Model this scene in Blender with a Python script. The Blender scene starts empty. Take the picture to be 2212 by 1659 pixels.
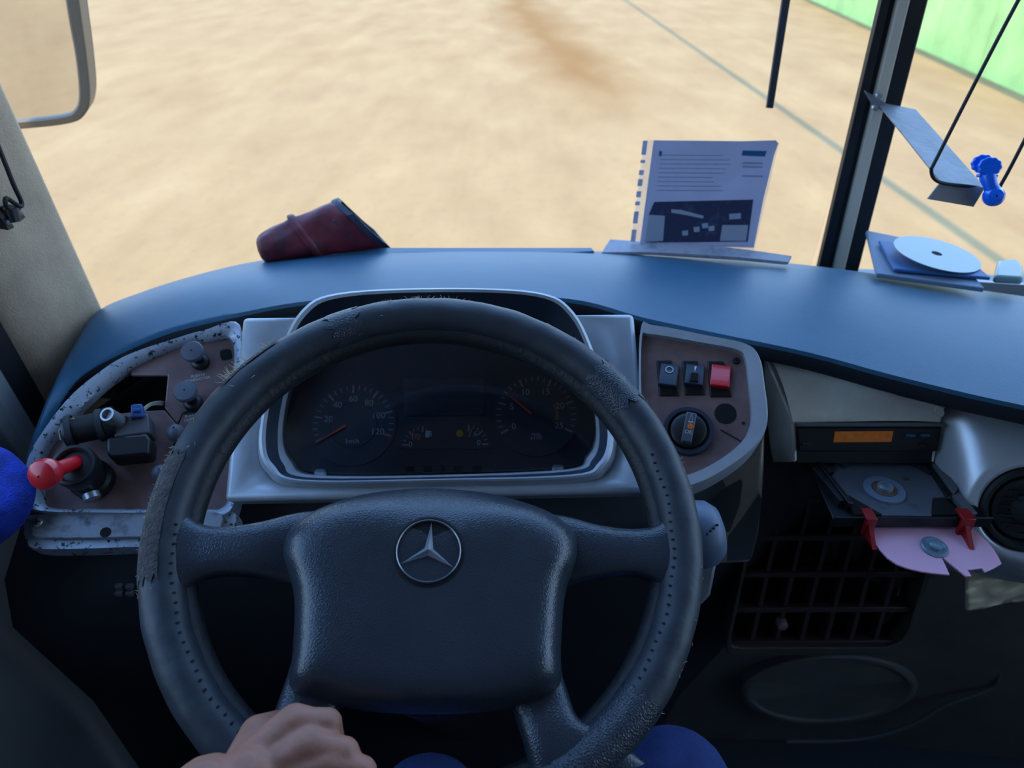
import bpy, bmesh, math, random
from mathutils import Vector, Matrix
R = math.radians
random.seed(7)
S = bpy.context.scene
COL = S.collection

# ------------------------------------------------------------------ camera
H = 2.30                       # eye height above the dirt lot
PITCH, FPX, UC, VC = R(32), 1600.0, 1106.0, 829.5
cd = bpy.data.cameras.new('camera')
cam = bpy.data.objects.new('camera', cd); COL.objects.link(cam)
cam.location = (0, 0, H); cam.rotation_euler = (math.pi/2-PITCH, 0, 0)
cd.sensor_width = 36; cd.lens = FPX/2212*36; cd.clip_start = .02; cd.clip_end = 400
cd.dof.use_dof = True; cd.dof.focus_distance = .68; cd.dof.aperture_fstop = 7.0
S.camera = cam

# ------------------------------------------------------------------ sky, sun, exposure
w = bpy.data.worlds.new('sky'); S.world = w; w.use_nodes = True
nt = w.node_tree; nt.nodes.clear()
o_ = nt.nodes.new('ShaderNodeOutputWorld'); bg = nt.nodes.new('ShaderNodeBackground')
tc = nt.nodes.new('ShaderNodeTexCoord'); sx = nt.nodes.new('ShaderNodeSeparateXYZ'); cr = nt.nodes.new('ShaderNodeValToRGB')
nt.links.new(tc.outputs['Generated'], sx.inputs[0]); nt.links.new(sx.outputs[2], cr.inputs[0])
cr.color_ramp.elements[0].color = (.50, .72, 1.0, 1); cr.color_ramp.elements[0].position = 0
cr.color_ramp.elements[1].color = (.22, .47, 1.0, 1); cr.color_ramp.elements[1].position = .8
nt.links.new(cr.outputs[0], bg.inputs[0]); bg.inputs[1].default_value = 4.2
nt.links.new(bg.outputs[0], o_.inputs[0])
sd = bpy.data.lights.new('sun', 'SUN'); sd.energy = 5.0; sd.angle = R(.6); sd.color = (1, .80, .50)
sun = bpy.data.objects.new('sun', sd); COL.objects.link(sun)
SUNDIR = Vector((-.10*math.cos(R(52)), .995*math.cos(R(52)), -math.sin(R(52))))
sun.rotation_euler = SUNDIR.to_track_quat('-Z', 'Y').to_euler(); sun.location = (1, -8, 14)
S.view_settings.view_transform = 'Standard'; S.view_settings.look = 'None'
S.view_settings.exposure = 0.0; S.view_settings.gamma = 1; S.view_settings.use_curve_mapping = False

# ------------------------------------------------------------------ pixel rays and frames
FWD = Vector((0, math.cos(PITCH), -math.sin(PITCH))); UPV = Vector((0, math.sin(PITCH), math.cos(PITCH)))
CAM = Vector((0, 0, H))
def ray(u, v): return Vector(((u-UC)/FPX, 0, 0)) - UPV*((v-VC)/FPX) + FWD
def atY(u, v, y): r = ray(u, v); return CAM + r*(y/r.y)
def atZ(u, v, z): r = ray(u, v); return CAM + r*(z/r.z)          # z relative to the eye
def atD(u, v, d): return CAM + ray(u, v)*d
def V(x, y, z): return Vector((x, y, z+H))                        # z relative to the eye
class Frame:
    def __init__(s, o, n, ex=None):
        s.o = o; s.n = n.normalized()
        ex = ex or Vector((0, 0, 1)).cross(s.n)
        s.ex = (ex - s.n*ex.dot(s.n)).normalized(); s.ey = s.n.cross(s.ex)
    def l(s, u, v, c=0):                                           # pixel -> plane coordinates at height c
        r = ray(u, v); t = ((s.o + s.n*c - CAM).dot(s.n))/r.dot(s.n); d = CAM + r*t - s.o
        return (d.dot(s.ex), d.dot(s.ey), c)
    def w(s, a, b, c=0): return s.o + s.ex*a + s.ey*b + s.n*c
    def p(s, u, v, c=0): return s.w(*s.l(u, v, c))
    def ls(s, pts, c=0): return [s.l(u, v, c)[:2] for u, v in pts]

# ------------------------------------------------------------------ materials
def lin(c): return tuple(((x/255)/12.92 if x/255 <= .04045 else ((x/255+.055)/1.055)**2.4) for x in c) + (1,)
M = {}
def mat(name, col, rough=.5, metal=0, bump=0, bscale=300, var=0, vscale=20, col2=None, spec=.5, tex='noise', thr=None, emit=0, coat=0, trans=0, sub=0):
    m = bpy.data.materials.new(name); m.use_nodes = True; t = m.node_tree; N = t.nodes; L = t.links
    b = N['Principled BSDF']; b.inputs['Base Color'].default_value = lin(col)
    b.inputs['Roughness'].default_value = rough; b.inputs['Metallic'].default_value = metal
    b.inputs['Specular IOR Level'].default_value = spec
    b.inputs['Coat Weight'].default_value = coat; b.inputs['Transmission Weight'].default_value = trans
    if sub: b.inputs['Subsurface Weight'].default_value = sub; b.inputs['Subsurface Radius'].default_value = (.01, .004, .002)
    if emit: b.inputs['Emission Color'].default_value = lin(col); b.inputs['Emission Strength'].default_value = emit
    co = N.new('ShaderNodeTexCoord')
    if var or col2:
        n = N.new('ShaderNodeTexNoise'); n.inputs['Scale'].default_value = vscale; n.inputs['Detail'].default_value = 8; n.inputs['Roughness'].default_value = .65
        L.new(co.outputs['Object'], n.inputs['Vector'])
        r = N.new('ShaderNodeValToRGB'); a, z = thr or (.35, .7)
        r.color_ramp.elements[0].position = a; r.color_ramp.elements[1].position = z
        r.color_ramp.elements[0].color = lin(col); r.color_ramp.elements[1].color = lin(col2 or tuple(min(255, x*(1+var)) for x in col))
        L.new(n.outputs['Fac'], r.inputs[0]); L.new(r.outputs[0], b.inputs['Base Color'])
    if bump:
        if tex == 'voronoi':
            n2 = N.new('ShaderNodeTexVoronoi'); n2.feature = 'DISTANCE_TO_EDGE'; n2.inputs['Scale'].default_value = bscale; out = n2.outputs['Distance']
        else:
            n2 = N.new('ShaderNodeTexNoise'); n2.inputs['Scale'].default_value = bscale; n2.inputs['Detail'].default_value = 4; out = n2.outputs['Fac']
        L.new(co.outputs['Object'], n2.inputs['Vector'])
        bp = N.new('ShaderNodeBump'); bp.inputs['Strength'].default_value = bump; bp.inputs['Distance'].default_value = .002
        L.new(out, bp.inputs['Height']); L.new(bp.outputs[0], b.inputs['Normal'])
    M[name] = m; return m
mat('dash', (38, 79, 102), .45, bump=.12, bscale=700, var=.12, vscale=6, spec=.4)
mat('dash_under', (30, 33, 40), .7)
mat('dark', (26, 29, 34), .6, bump=.1, bscale=500, var=.3, vscale=9)
mat('console', (74, 70, 66), .7, var=.2, vscale=8)
mat('edge', (70, 72, 76), .6)
mat('inlay', (50, 52, 56), .5)
mat('column', (132, 122, 110), .42, metal=.2, var=.15, vscale=8)
mat('bracket', (112, 114, 118), .5, metal=.35, bump=.3, bscale=90, var=.25, vscale=25)
mat('conn', (78, 76, 82), .5, bump=.1, bscale=300)
mat('worn', (44, 40, 40), .85, bump=1.0, bscale=380, var=.8, vscale=160)
mat('navy', (30, 38, 52), .5, bump=.1, bscale=500, var=.3, vscale=7)
mat('deck', (92, 98, 108), .32)
mat('grille_frame', (74, 70, 62), .45, metal=.3)
mat('black', (13, 14, 17), .45)
mat('void', (5, 6, 8), .9)
mat('dome', (206, 208, 212), .3, metal=.35)
mat('silver', (162, 165, 170), .38, metal=.3, bump=.08, bscale=900, var=.12, vscale=14)
mat('champagne', (226, 212, 194), .4, metal=.1, var=.2, vscale=8)
mat('flaked', (176, 184, 196), .42, metal=.3, bump=.35, bscale=120, col2=(38, 40, 46), vscale=170, thr=(.56, .60))
mat('wood', (108, 82, 80), .38, bump=.12, bscale=160, col2=(142, 116, 112), vscale=16, thr=(.35, .75), coat=.2)
mat('plate', (138, 140, 146), .5, metal=.3, bump=.2, bscale=200, col2=(66, 64, 66), vscale=40, thr=(.52, .7))
mat('leather', (32, 36, 42), .52, bump=.5, bscale=55, tex='noise', var=.35, vscale=14)
mat('pad', (42, 47, 54), .28, bump=.22, bscale=420, tex='voronoi', var=.2, vscale=10)
mat('snake', (40, 45, 54), .4, bump=.5, bscale=420, tex='voronoi')
mat('core', (20, 21, 24), .6, bump=.5, bscale=200)
mat('thread', (196, 180, 152), .8)
mat('chrome', (160, 166, 176), .28, metal=.85)
mat('steel', (150, 152, 154), .4, metal=.8, bump=.2, bscale=120, var=.2, vscale=30)
mat('grey', (96, 98, 102), .5)
mat('knob', (70, 74, 84), .55)
mat('red', (205, 22, 34), .35, coat=.3)
mat('red_dark', (150, 20, 24), .4)
mat('pink', (255, 196, 216), .5, var=.06, vscale=20)
mat('amber', (186, 100, 22), .5, var=.25, vscale=120, emit=.06)
mat('blue_btn', (34, 92, 120), .4)
mat('blue_plug', (36, 72, 130), .4)
mat('blue_clip', (6, 104, 232), .3, coat=.4)
mat('face', (56, 63, 72), .55)
mat('face2', (62, 69, 78), .5)
mat('print', (200, 204, 210), .6)
mat('tick', (180, 152, 156), .6)
mat('print_dim', (186, 190, 196), .6)
mat('needle', (226, 96, 62), .5)
mat('orange', (222, 98, 30), .5)
mat('yellow', (190, 150, 40), .5)
mat('pillar', (170, 146, 118), .6, bump=.5, bscale=420, var=.15, vscale=12)
mat('rubber', (20, 20, 23), .65)
mat('greytrim', (118, 114, 110), .6)
mat('strip', (196, 186, 168), .6)
mat('shell', (128, 130, 132), .7)
mat('floor', (40, 42, 46), .8)
mat('denim', (30, 46, 92), .85, bump=.5, bscale=900, var=.3, vscale=30)
mat('skin', (142, 94, 74), .55, bump=.25, bscale=170, col2=(162, 104, 84), vscale=45, sub=.12)
mat('cloth', (20, 44, 128), .9, bump=1, bscale=500, var=.5, vscale=60)
mat('pouch', (112, 32, 46), .55, bump=.5, bscale=60, col2=(56, 16, 28), vscale=28, thr=(.4, .66))
mat('pouch_edge', (34, 44, 62), .6)
mat('paper', (186, 188, 208), .7, var=.05, vscale=10)
mat('ink', (158, 163, 190), .8)
mat('ink_blue', (24, 96, 150), .7)
mat('photo', (44, 52, 86), .6, col2=(96, 104, 132), vscale=28, thr=(.5, .68))
mat('photo_light', (170, 178, 196), .6)
mat('page', (150, 148, 156), .6, col2=(110, 110, 124), vscale=40, thr=(.5, .7))
mat('sleeve', (104, 120, 142), .6)
mat('sleeve_blue', (40, 88, 140), .55)
mat('disc', (118, 138, 150), .3, metal=.2)
mat('fence', (170, 196, 110), .7, var=.25, vscale=.7)
mat('fence_post', (70, 120, 76), .7)
mat('bank', (120, 104, 92), .9, var=.4, vscale=1.5)
mat('translucent', (250, 230, 190), .35, bump=1, bscale=40)  # bag colour, warmed and brightened to stand in for sunlight on it
mat('mirror', (225, 225, 225), .02, metal=1)
mat('mframe', (112, 104, 92), .4, metal=.5)
mat('copper', (150, 120, 100), .35, metal=.6)
mat('wire', (150, 150, 130), .5)
mat('mbox', (120, 142, 140), .4, coat=.3)
def glass_mat(name, tint, refl=.5, rough=.02):
    m = bpy.data.materials.new(name); m.use_nodes = True; N = m.node_tree.nodes; L = m.node_tree.links; N.clear()
    o = N.new('ShaderNodeOutputMaterial'); mx = N.new('ShaderNodeMixShader'); t = N.new('ShaderNodeBsdfTransparent'); g = N.new('ShaderNodeBsdfGlossy')
    f = N.new('ShaderNodeFresnel'); f.inputs[0].default_value = 1.45; k = N.new('ShaderNodeMath'); k.operation = 'MULTIPLY'; k.inputs[1].default_value = refl
    t.inputs[0].default_value = tint; g.inputs['Roughness'].default_value = rough
    L.new(f.outputs[0], k.inputs[0]); L.new(k.outputs[0], mx.inputs[0]); L.new(t.outputs[0], mx.inputs[1]); L.new(g.outputs[0], mx.inputs[2]); L.new(mx.outputs[0], o.inputs[0])
    M[name] = m
glass_mat('glass', (.965, .975, .97, 1), .25)
glass_mat('lens', (.80, .82, .86, 1), .8, .05)
def translucent(name, k):
    m = M[name]; N = m.node_tree.nodes; L = m.node_tree.links; b = N['Principled BSDF']; o = [n for n in N if n.type == 'OUTPUT_MATERIAL'][0]
    t = N.new('ShaderNodeBsdfTranslucent'); mx = N.new('ShaderNodeMixShader'); mx.inputs[0].default_value = k
    src = b.inputs['Base Color'].links
    if src: L.new(src[0].from_socket, t.inputs[0])
    else: t.inputs[0].default_value = b.inputs['Base Color'].default_value
    L.new(b.outputs[0], mx.inputs[1]); L.new(t.outputs[0], mx.inputs[2]); L.new(mx.outputs[0], o.inputs[0])
for n_, k_ in (('paper', .35), ('ink', .3), ('ink_blue', .3), ('photo', .25), ('photo_light', .3), ('pink', .3)): translucent(n_, k_)
def plastic_film():
    m = bpy.data.materials.new('film'); m.use_nodes = True; N = m.node_tree.nodes; L = m.node_tree.links; N.clear()
    o = N.new('ShaderNodeOutputMaterial'); mx = N.new('ShaderNodeMixShader'); t = N.new('ShaderNodeBsdfTransparent'); g = N.new('ShaderNodeBsdfDiffuse')
    mx.inputs[0].default_value = .18; g.inputs[0].default_value = (.7, .75, .85, 1)
    L.new(t.outputs[0], mx.inputs[1]); L.new(g.outputs[0], mx.inputs[2]); L.new(mx.outputs[0], o.inputs[0]); M['film'] = m
plastic_film()
def ground_mat():
    m = bpy.data.materials.new('ground'); m.use_nodes = True; t = m.node_tree; N = t.nodes; L = t.links
    b = N['Principled BSDF']; b.inputs['Roughness'].default_value = .95; b.inputs['Specular IOR Level'].default_value = .1
    co = N.new('ShaderNodeTexCoord')
    def noise(scale, sy, det=6):
        mp = N.new('ShaderNodeMapping'); mp.inputs['Scale'].default_value = (1, sy, 1); L.new(co.outputs['Object'], mp.inputs[0])
        n = N.new('ShaderNodeTexNoise'); n.inputs['Scale'].default_value = scale; n.inputs['Detail'].default_value = det; n.inputs['Roughness'].default_value = .6
        L.new(mp.outputs[0], n.inputs['Vector']); return n.outputs['Fac']
    def ramp(fac, a, ca, z, cz):
        r = N.new('ShaderNodeValToRGB'); r.color_ramp.elements[0].position = a; r.color_ramp.elements[1].position = z
        r.color_ramp.elements[0].color = ca; r.color_ramp.elements[1].color = cz; L.new(fac, r.inputs[0]); return r.outputs[0]
    c1 = ramp(noise(1.2, .38), .2, lin((150, 116, 78)), .75, lin((174, 142, 98)))
    def mix(fac, a, colr):
        x = N.new('ShaderNodeMix'); x.data_type = 'RGBA'; L.new(fac, x.inputs[0]); L.new(a, x.inputs[6]); x.inputs[7].default_value = colr; return x.outputs[2]
    s = ramp(noise(2.2, .13), .52, (0, 0, 0, 1), .85, (.35, .35, .35, 1)); c2 = mix(s, c1, lin((140, 104, 64)))
    s = ramp(noise(9, .7), .55, (0, 0, 0, 1), .8, (.6, .6, .6, 1)); c3 = mix(s, c2, lin((145, 114, 80)))
    # damp brown swath between the wheel tracks
    sp = N.new('ShaderNodeSeparateXYZ'); L.new(co.outputs['Object'], sp.inputs[0])
    def math_(op, a, bb=None, cc=None):
        k = N.new('ShaderNodeMath'); k.operation = op
        for i, x in enumerate((a, bb, cc)):
            if x is None: continue
            if isinstance(x, (int, float)): k.inputs[i].default_value = x
            else: L.new(x, k.inputs[i])
        return k.outputs[0]
    wob = math_('MULTIPLY', math_('SUBTRACT', noise(.6, .5), .5), 2.2)
    cx = math_('MULTIPLY_ADD', sp.outputs[1], -.072, 2.25)
    dx = math_('ABSOLUTE', math_('ADD', math_('SUBTRACT', sp.outputs[0], cx), wob))
    band = N.new('ShaderNodeMapRange'); band.inputs[1].default_value = .1; band.inputs[2].default_value = 1.3; band.inputs[3].default_value = 1; band.inputs[4].default_value = 0; L.new(dx, band.inputs[0])
    far = N.new('ShaderNodeMapRange'); far.inputs[1].default_value = 9.5; far.inputs[2].default_value = 14; L.new(sp.outputs[1], far.inputs[0])
    k = math_('MULTIPLY', math_('MULTIPLY', band.outputs[0], far.outputs[0]), .8)
    c4 = mix(k, c3, lin((136, 94, 46)))
    L.new(c4, b.inputs['Base Color'])
    bp = N.new('ShaderNodeBump'); bp.inputs['Strength'].default_value = .6; bp.inputs['Distance'].default_value = .03
    L.new(noise(7, .8), bp.inputs['Height']); L.new(bp.outputs[0], b.inputs['Normal'])
    M['ground'] = m
ground_mat()

# ------------------------------------------------------------------ mesh helpers
class MB:
    def __init__(s): s.v = []; s.f = []
    def add(s, vs, fs): n = len(s.v); s.v += [Vector(x) for x in vs]; s.f += [tuple(i+n for i in f) for f in fs]; return s
    def loft(s, loops, closed=True, cap0=False, cap1=False):
        n = len(loops[0]); vs = [p for lp in loops for p in lp]; fs = []
        for k in range(len(loops)-1):
            for i in range(n if closed else n-1):
                j = (i+1) % n; fs.append((k*n+i, k*n+j, (k+1)*n+j, (k+1)*n+i))
        if cap0: fs.append(tuple(range(n))[::-1])
        if cap1: fs.append(tuple((len(loops)-1)*n+i for i in range(n)))
        return s.add(vs, fs)
    def prism(s, fr, pts, c0, c1):
        return s.loft([[fr.w(a, b, c0) for a, b in pts], [fr.w(a, b, c1) for a, b in pts]], True, True, True)
    def box(s, fr, a0, a1, b0, b1, c0, c1): return s.prism(fr, [(a0, b0), (a1, b0), (a1, b1), (a0, b1)], c0, c1)
    def tube(s, path, r, n=10, cap=True):
        path = [Vector(p) for p in path]; rs = r if isinstance(r, (list, tuple)) else [r]*len(path); loops = []; prev = None
        for i, p in enumerate(path):
            t = (path[min(i+1, len(path)-1)]-path[max(i-1, 0)]).normalized()
            if prev is None: x = t.orthogonal().normalized()
            else: x = (prev - t*prev.dot(t)).normalized()
            prev = x; y = t.cross(x)
            loops.append([p+(x*math.cos(a)+y*math.sin(a))*rs[i] for a in [2*math.pi*k/n for k in range(n)]])
        return s.loft(loops, True, cap, cap)
    def lathe(s, fr, a, b, prof, n=32, sx=1, sy=1, cap0=False, cap1=False):     # prof: (radius, height)
        return s.loft([[fr.w(a+r*sx*math.cos(t), b+r*sy*math.sin(t), c) for t in [2*math.pi*k/n for k in range(n)]] for r, c in prof], True, cap0, cap1)
    def build(s, name, m, par=None, bevel=0, seg=2, sub=0, smooth=True, ang=40, kind=None, label=None):
        me = bpy.data.meshes.new(name); org = par.matrix_world_loc if False else (WL[par.name] if par else None)
        vs = s.v
        if org is None:
            org = Vector((sum(v.x for v in vs)/len(vs), sum(v.y for v in vs)/len(vs), min(v.z for v in vs)))
            base = org
        me.from_pydata([v-org for v in vs], [], s.f); me.update()
        bm = bmesh.new(); bm.from_mesh(me); bmesh.ops.remove_doubles(bm, verts=bm.verts, dist=1e-6); bmesh.ops.recalc_face_normals(bm, faces=bm.faces); bm.to_mesh(me); bm.free()
        me.materials.append(M[m])
        if smooth:
            me.polygons.foreach_set('use_smooth', [True]*len(me.polygons))
            if not sub: me.set_sharp_from_angle(angle=R(ang))
        o = bpy.data.objects.new(name, me); COL.objects.link(o)
        if par: o.parent = par; WL[o.name] = org
        else: o.location = org; WL[o.name] = org
        if bevel:
            b = o.modifiers.new('bevel', 'BEVEL'); b.width = bevel; b.segments = seg; b.limit_method = 'ANGLE'; b.angle_limit = R(35); b.harden_normals = False
        if sub:
            b = o.modifiers.new('sub', 'SUBSURF'); b.levels = sub; b.render_levels = sub
        if kind: o['kind'] = kind
        if label: o['label'] = label
        return o
WL = {}
def thing(name, label, cat, loc, group=None):
    o = bpy.data.objects.new(name, None); COL.objects.link(o); o.location = loc; o.empty_display_size = .05
    o['label'] = label; o['category'] = cat; WL[o.name] = Vector(loc)
    if group: o['group'] = group
    return o
def tag(o, label, cat, group=None):
    o['label'] = label; o['category'] = cat
    if group: o['group'] = group
    return o
def crom(P, n=6, closed=True):                                     # Catmull-Rom through points of any dimension
    out = []; L = len(P); rng = range(L) if closed else range(L-1)
    for i in rng:
        g = (lambda k: P[k % L]) if closed else (lambda k: P[max(0, min(L-1, k))])
        p0, p1, p2, p3 = g(i-1), g(i), g(i+1), g(i+2)
        for j in range(n):
            t = j/n
            out.append(tuple(.5*((2*b)+(-a+c)*t+(2*a-5*b+4*c-d)*t*t+(-a+3*b-3*c+d)*t**3) for a, b, c, d in zip(p0, p1, p2, p3)))
    if not closed: out.append(tuple(P[-1]))
    return out
def rrect(a0, a1, b0, b1, r, n=5):
    pts = []
    for cx, cy, t0 in ((a1-r, b1-r, 0), (a0+r, b1-r, 90), (a0+r, b0+r, 180), (a1-r, b0+r, 270)):
        for k in range(n+1): t = R(t0+90*k/n); pts.append((cx+r*math.cos(t), cy+r*math.sin(t)))
    return pts
def text_mesh(body, fr, a, b, size, c, mb, align='CENTER', rot=0):
    cu = bpy.data.curves.new('txt', 'FONT'); cu.body = body; cu.size = size; cu.align_x = align; cu.align_y = 'CENTER'; cu.resolution_u = 3
    ob = bpy.data.objects.new('txt', cu); COL.objects.link(ob)
    dg = bpy.context.evaluated_depsgraph_get(); me = bpy.data.meshes.new_from_object(ob.evaluated_get(dg))
    cs, sn = math.cos(rot), math.sin(rot)
    mb.add([fr.w(a+v.co.x*cs-v.co.y*sn, b+v.co.x*sn+v.co.y*cs, c) for v in me.vertices], [tuple(p.vertices) for p in me.polygons])
    bpy.data.objects.remove(ob); bpy.data.curves.remove(cu); bpy.data.meshes.remove(me)
def struct(o): o['kind'] = 'structure'; return o
XY = Frame(V(0, 0, 0), Vector((0, 0, 1)), Vector((1, 0, 0)))       # level frame through the eye
def boxm(mb, x0, x1, y0, y1, z0, z1): return mb.box(XY, x0, x1, y0, y1, z0, z1)
#SECTION structure
# ------------------------------------------------------------------ dirt lot
mb = MB(); n = 60
gx = [-60+i*2.4 for i in range(51)]; gy = [-40+i*2.4 for i in range(60)]
for y in gy:
    for x in gx:
        near = 1 if -12 < x < 14 and 2 < y < 40 else 0
        mb.v.append(Vector((x, y, 0)))
for j in range(len(gy)-1):
    for i in range(len(gx)-1): k = j*len(gx)+i; mb.f.append((k, k+1, k+1+len(gx), k+len(gx)))
g = mb.build('ground', 'ground'); struct(g); g.data.transform(Matrix.Translation(g.location)); g.location = (0, 0, 0); WL['ground'] = Vector((0, 0, 0))

# ------------------------------------------------------------------ cab shell
def wsY(x): return 1.265-.235*(x-.55)**2                           # plan curve of the windscreen foot
def ws(x, z):                                                      # windscreen point at height z (relative), leaning back
    return V(x, wsY(x)-.14*(z+.5), z)
def pane(name, x0, x1, z0, z1, m='glass', n=14):
    mb = MB(); xs = [x0+(x1-x0)*i/n for i in range(n+1)]; zs = [z0+(z1-z0)*i/6 for i in range(7)]
    lo = [[ws(x, z) for x in xs] for z in zs]
    back = [[p+Vector((0, .005, 0)) for p in l] for l in lo]
    mb.loft(lo, False); mb.loft(back, False)
    mb.loft([[*lo[0], *[l[-1] for l in lo[1:]], *lo[-1][::-1][1:], *[l[0] for l in lo[::-1][1:-1]]], [*back[0], *[l[-1] for l in back[1:]], *back[-1][::-1][1:], *[l[0] for l in back[::-1][1:-1]]]], True)
    return struct(mb.build(name, m))
pane('window_1', -.60, .55, -.56, .98)
pane('window_2', .56, 1.70, -.56, .98)
mb = MB(); boxm(mb, -.74, 1.84, -1.7, .60, 1.0, 1.06)
xs = [-.74+2.58*i/30 for i in range(31)]
fy = [max(.6, wsY(x)-.21) for x in xs]
for z in (1.0, 1.06): mb.loft([[V(x, .58, z) for x in xs], [V(x, y, z) for x, y in zip(xs, fy)]], False)
struct(mb.build('ceiling', 'shell'))
mb = MB(); boxm(mb, -.74, 1.84, -1.7, 1.20, -1.36, -1.30); struct(mb.build('floor', 'floor'))
mb = MB(); boxm(mb, -.74, 1.84, -1.76, -1.70, -1.36, 1.06); struct(mb.build('rear_light_block', 'shell'))  # unseen bulkhead added behind the driver to limit light from the rear
mb = MB(); boxm(mb, -.74, -.625, -1.7, .97, -1.30, -.43); boxm(mb, -.74, -.66, -1.7, .97, .92, 1.0); boxm(mb, -.74, -.64, -1.7, .05, -.43, .92); struct(mb.build('wall_left', 'shell', bevel=.008))
mb = MB(); boxm(mb, -.705, -.70, .05, .72, -.43, .92); struct(mb.build('window_4', 'glass'))
mb = MB(); boxm(mb, 1.74, 1.84, -1.7, .95, -1.30, -.55); boxm(mb, 1.76, 1.84, -1.7, .80, .55, 1.0); boxm(mb, 1.74, 1.84, -1.7, -.4, -.55, .55); struct(mb.build('wall_right', 'shell'))
mb = MB(); boxm(mb, 1.79, 1.795, -.4, .90, -.55, .55); struct(mb.build('window_3', 'glass'))
mb = MB()
xs = [-.62+2.4*i/24 for i in range(25)]
mb.loft([[V(x, wsY(x)+.03, -.57) for x in xs], [V(x, wsY(x)+.05, -1.3) for x in xs], [V(x, wsY(x)+.09, -1.3) for x in xs], [V(x, wsY(x)+.07, -.57) for x in xs], [V(x, wsY(x)+.03, -.57) for x in xs]], False)
struct(mb.build('wall_front', 'shell'))

# front left pillar: a padded wide strip, its inner edge against the windscreen
def lean(p, z): return p + Vector((0, -.16*(z), z))
def pillar(mb, prof, z0, z1, base_y):
    loops = []
    for k in range(9):
        z = z0+(z1-z0)*k/8
        loops.append([V(x, y-.165*(z+.455), z) for x, y in prof])
    mb.loft(loops, True, True, True)
mb = MB()
prof = [(-.569, .922), (-.572, .930), (-.60, .955), (-.70, .955), (-.70, .80), (-.640, .795), (-.612, .800), (-.596, .815), (-.583, .86), (-.572, .905)]
pillar(mb, prof, -.80, 1.0, 0); t1 = struct(mb.build('trim_1', 'pillar'))
mb = MB(); pillar(mb, [(-.612, .802), (-.70, .802), (-.70, .735), (-.640, .735), (-.632, .76)], -.80, 1.0, 0); struct(mb.build('trim_3', 'rubber'))
mb = MB(); pillar(mb, [(-.622, .748), (-.70, .748), (-.70, .700), (-.627, .704), (-.618, .72)], -.80, 1.0, 0); struct(mb.build('trim_4', 'greytrim', bevel=.003))

# windscreen centre post: black profile, grey cover strip, second black profile
PB, PT = (1.19, -.60), (1.19-.14*1.3, .78)
def postp(u0, v0, u1, v1, off=0):                                  # line through two pixels on the leaning post plane
    a = atY(u0, v0, 1.185-off); b = atY(u1, v1, 1.13-off); d = (b-a)
    lo = a+d*((H-.62-a.z)/d.z); hi = a+d*((H+.99-a.z)/d.z); return lo, hi
def post(name, ul, ur, vl, depth0, depth1, m, par):
    mb = MB(); (l0, l1) = postp(ul[0], 580, ul[1], 0); (r0, r1) = postp(ur[0], 580, ur[1], 0)
    y0, y1 = Vector((0, depth0, 0)), Vector((0, depth1, 0))
    mb.loft([[l0+y0, r0+y0, r0+y1, l0+y1], [l1+y0, r1+y0, r1+y1, l1+y1]], True, True, True)
    return mb.build(name, m, par, bevel=.003)
pe = bpy.data.objects.new('trim_2', None); COL.objects.link(pe); pe.location = V(.57, 1.18, -.6); WL['trim_2'] = pe.location.copy(); pe['kind'] = 'structure'
post('seal', (1766, 1902), (1785, 1920), 0, -.004, .008, 'black', pe)
post('seal', (1783, 1918), (1800, 1938), 0, .002, .012, 'black', pe)
post('cover_strip', (1798, 1936), (1822, 1962), 0, -.008, .02, 'strip', pe)
post('post_profile', (1820, 1960), (1853, 2002), 0, -.006, .03, 'black', pe)
#SECTION dashboard
# ------------------------------------------------------------------ dashboard
dash = thing('dashboard', 'blue-grey moulded dashboard sweeping under the windscreen', 'dashboard', V(.1, .85, -1.30))
ST = [  # crest pixel, crest z, lip pixel, lip z
 (62, 1004, -.522, 70, 1004, -.522), (83, 925, -.495, 112, 905, -.497), (122, 825, -.472, 152, 836, -.478), (165, 740, -.460, 200, 790, -.462),
 (212, 672, -.452, 276, 748, -.448), (300, 633, -.446, 378, 708, -.436), (420, 595, -.442, 526, 674, -.424), (560, 563, -.440, 650, 652, -.412),
 (700, 549, -.438, 800, 640, -.404), (950, 540, -.437, 950, 634, -.400), (1200, 540, -.437, 1120, 638, -.402), (1290, 543, -.437, 1260, 650, -.406),
 (1500, 552, -.438, 1390, 686, -.413), (1700, 568, -.440, 1560, 722, -.420), (1880, 590, -.442, 1750, 762, -.427), (2060, 618, -.445, 1920, 808, -.434),
 (2212, 640, -.447, 2100, 852, -.440), (2420, 668, -.450, 2330, 904, -.445), (2700, 700, -.455, 2650, 1000, -.452)]
STD = crom(ST, 4, False)
def station(s):
    C = atZ(s[0], s[1], s[2]); L = atZ(s[3], s[4], s[5]); return C, L
tops = []; unders = []
for i, s in enumerate(STD):
    C, L = station(s); d = C-L; out = Vector((d.x, d.y, 0)); ln = max(out.length, .02); out = out.normalized() if out.length > 1e-4 else Vector((-1, 0, 0))
    k = min(1, ln/.12)
    if C.x < -.5: out2 = Vector((-1, .25, 0)).normalized()
    else: out2 = Vector((out.x*.3, 1, 0)).normalized()
    fardrop = C + out2*.10*(.35 if C.x < -.5 else 1) + Vector((0, 0, -.10))
    mid = C + out2*.03*(.5 if C.x < -.5 else 1) + Vector((0, 0, -.016))
    row = [fardrop, mid, C]
    for t in (.12, .25, .4, .55, .7, .82, .91, .97):
        p = C.lerp(L, t); p.z += .012*k*math.sin(math.pi*t)*(1-.2*t); row.append(p)
    row += [L + Vector((0, 0, 0)), L - out*.002*k + Vector((0, 0, -.004*k-.0005))]
    tops.append(row)
    U = row[-1]; unders.append((U, out, k, L))
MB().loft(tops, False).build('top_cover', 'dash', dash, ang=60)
und = []
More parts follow.
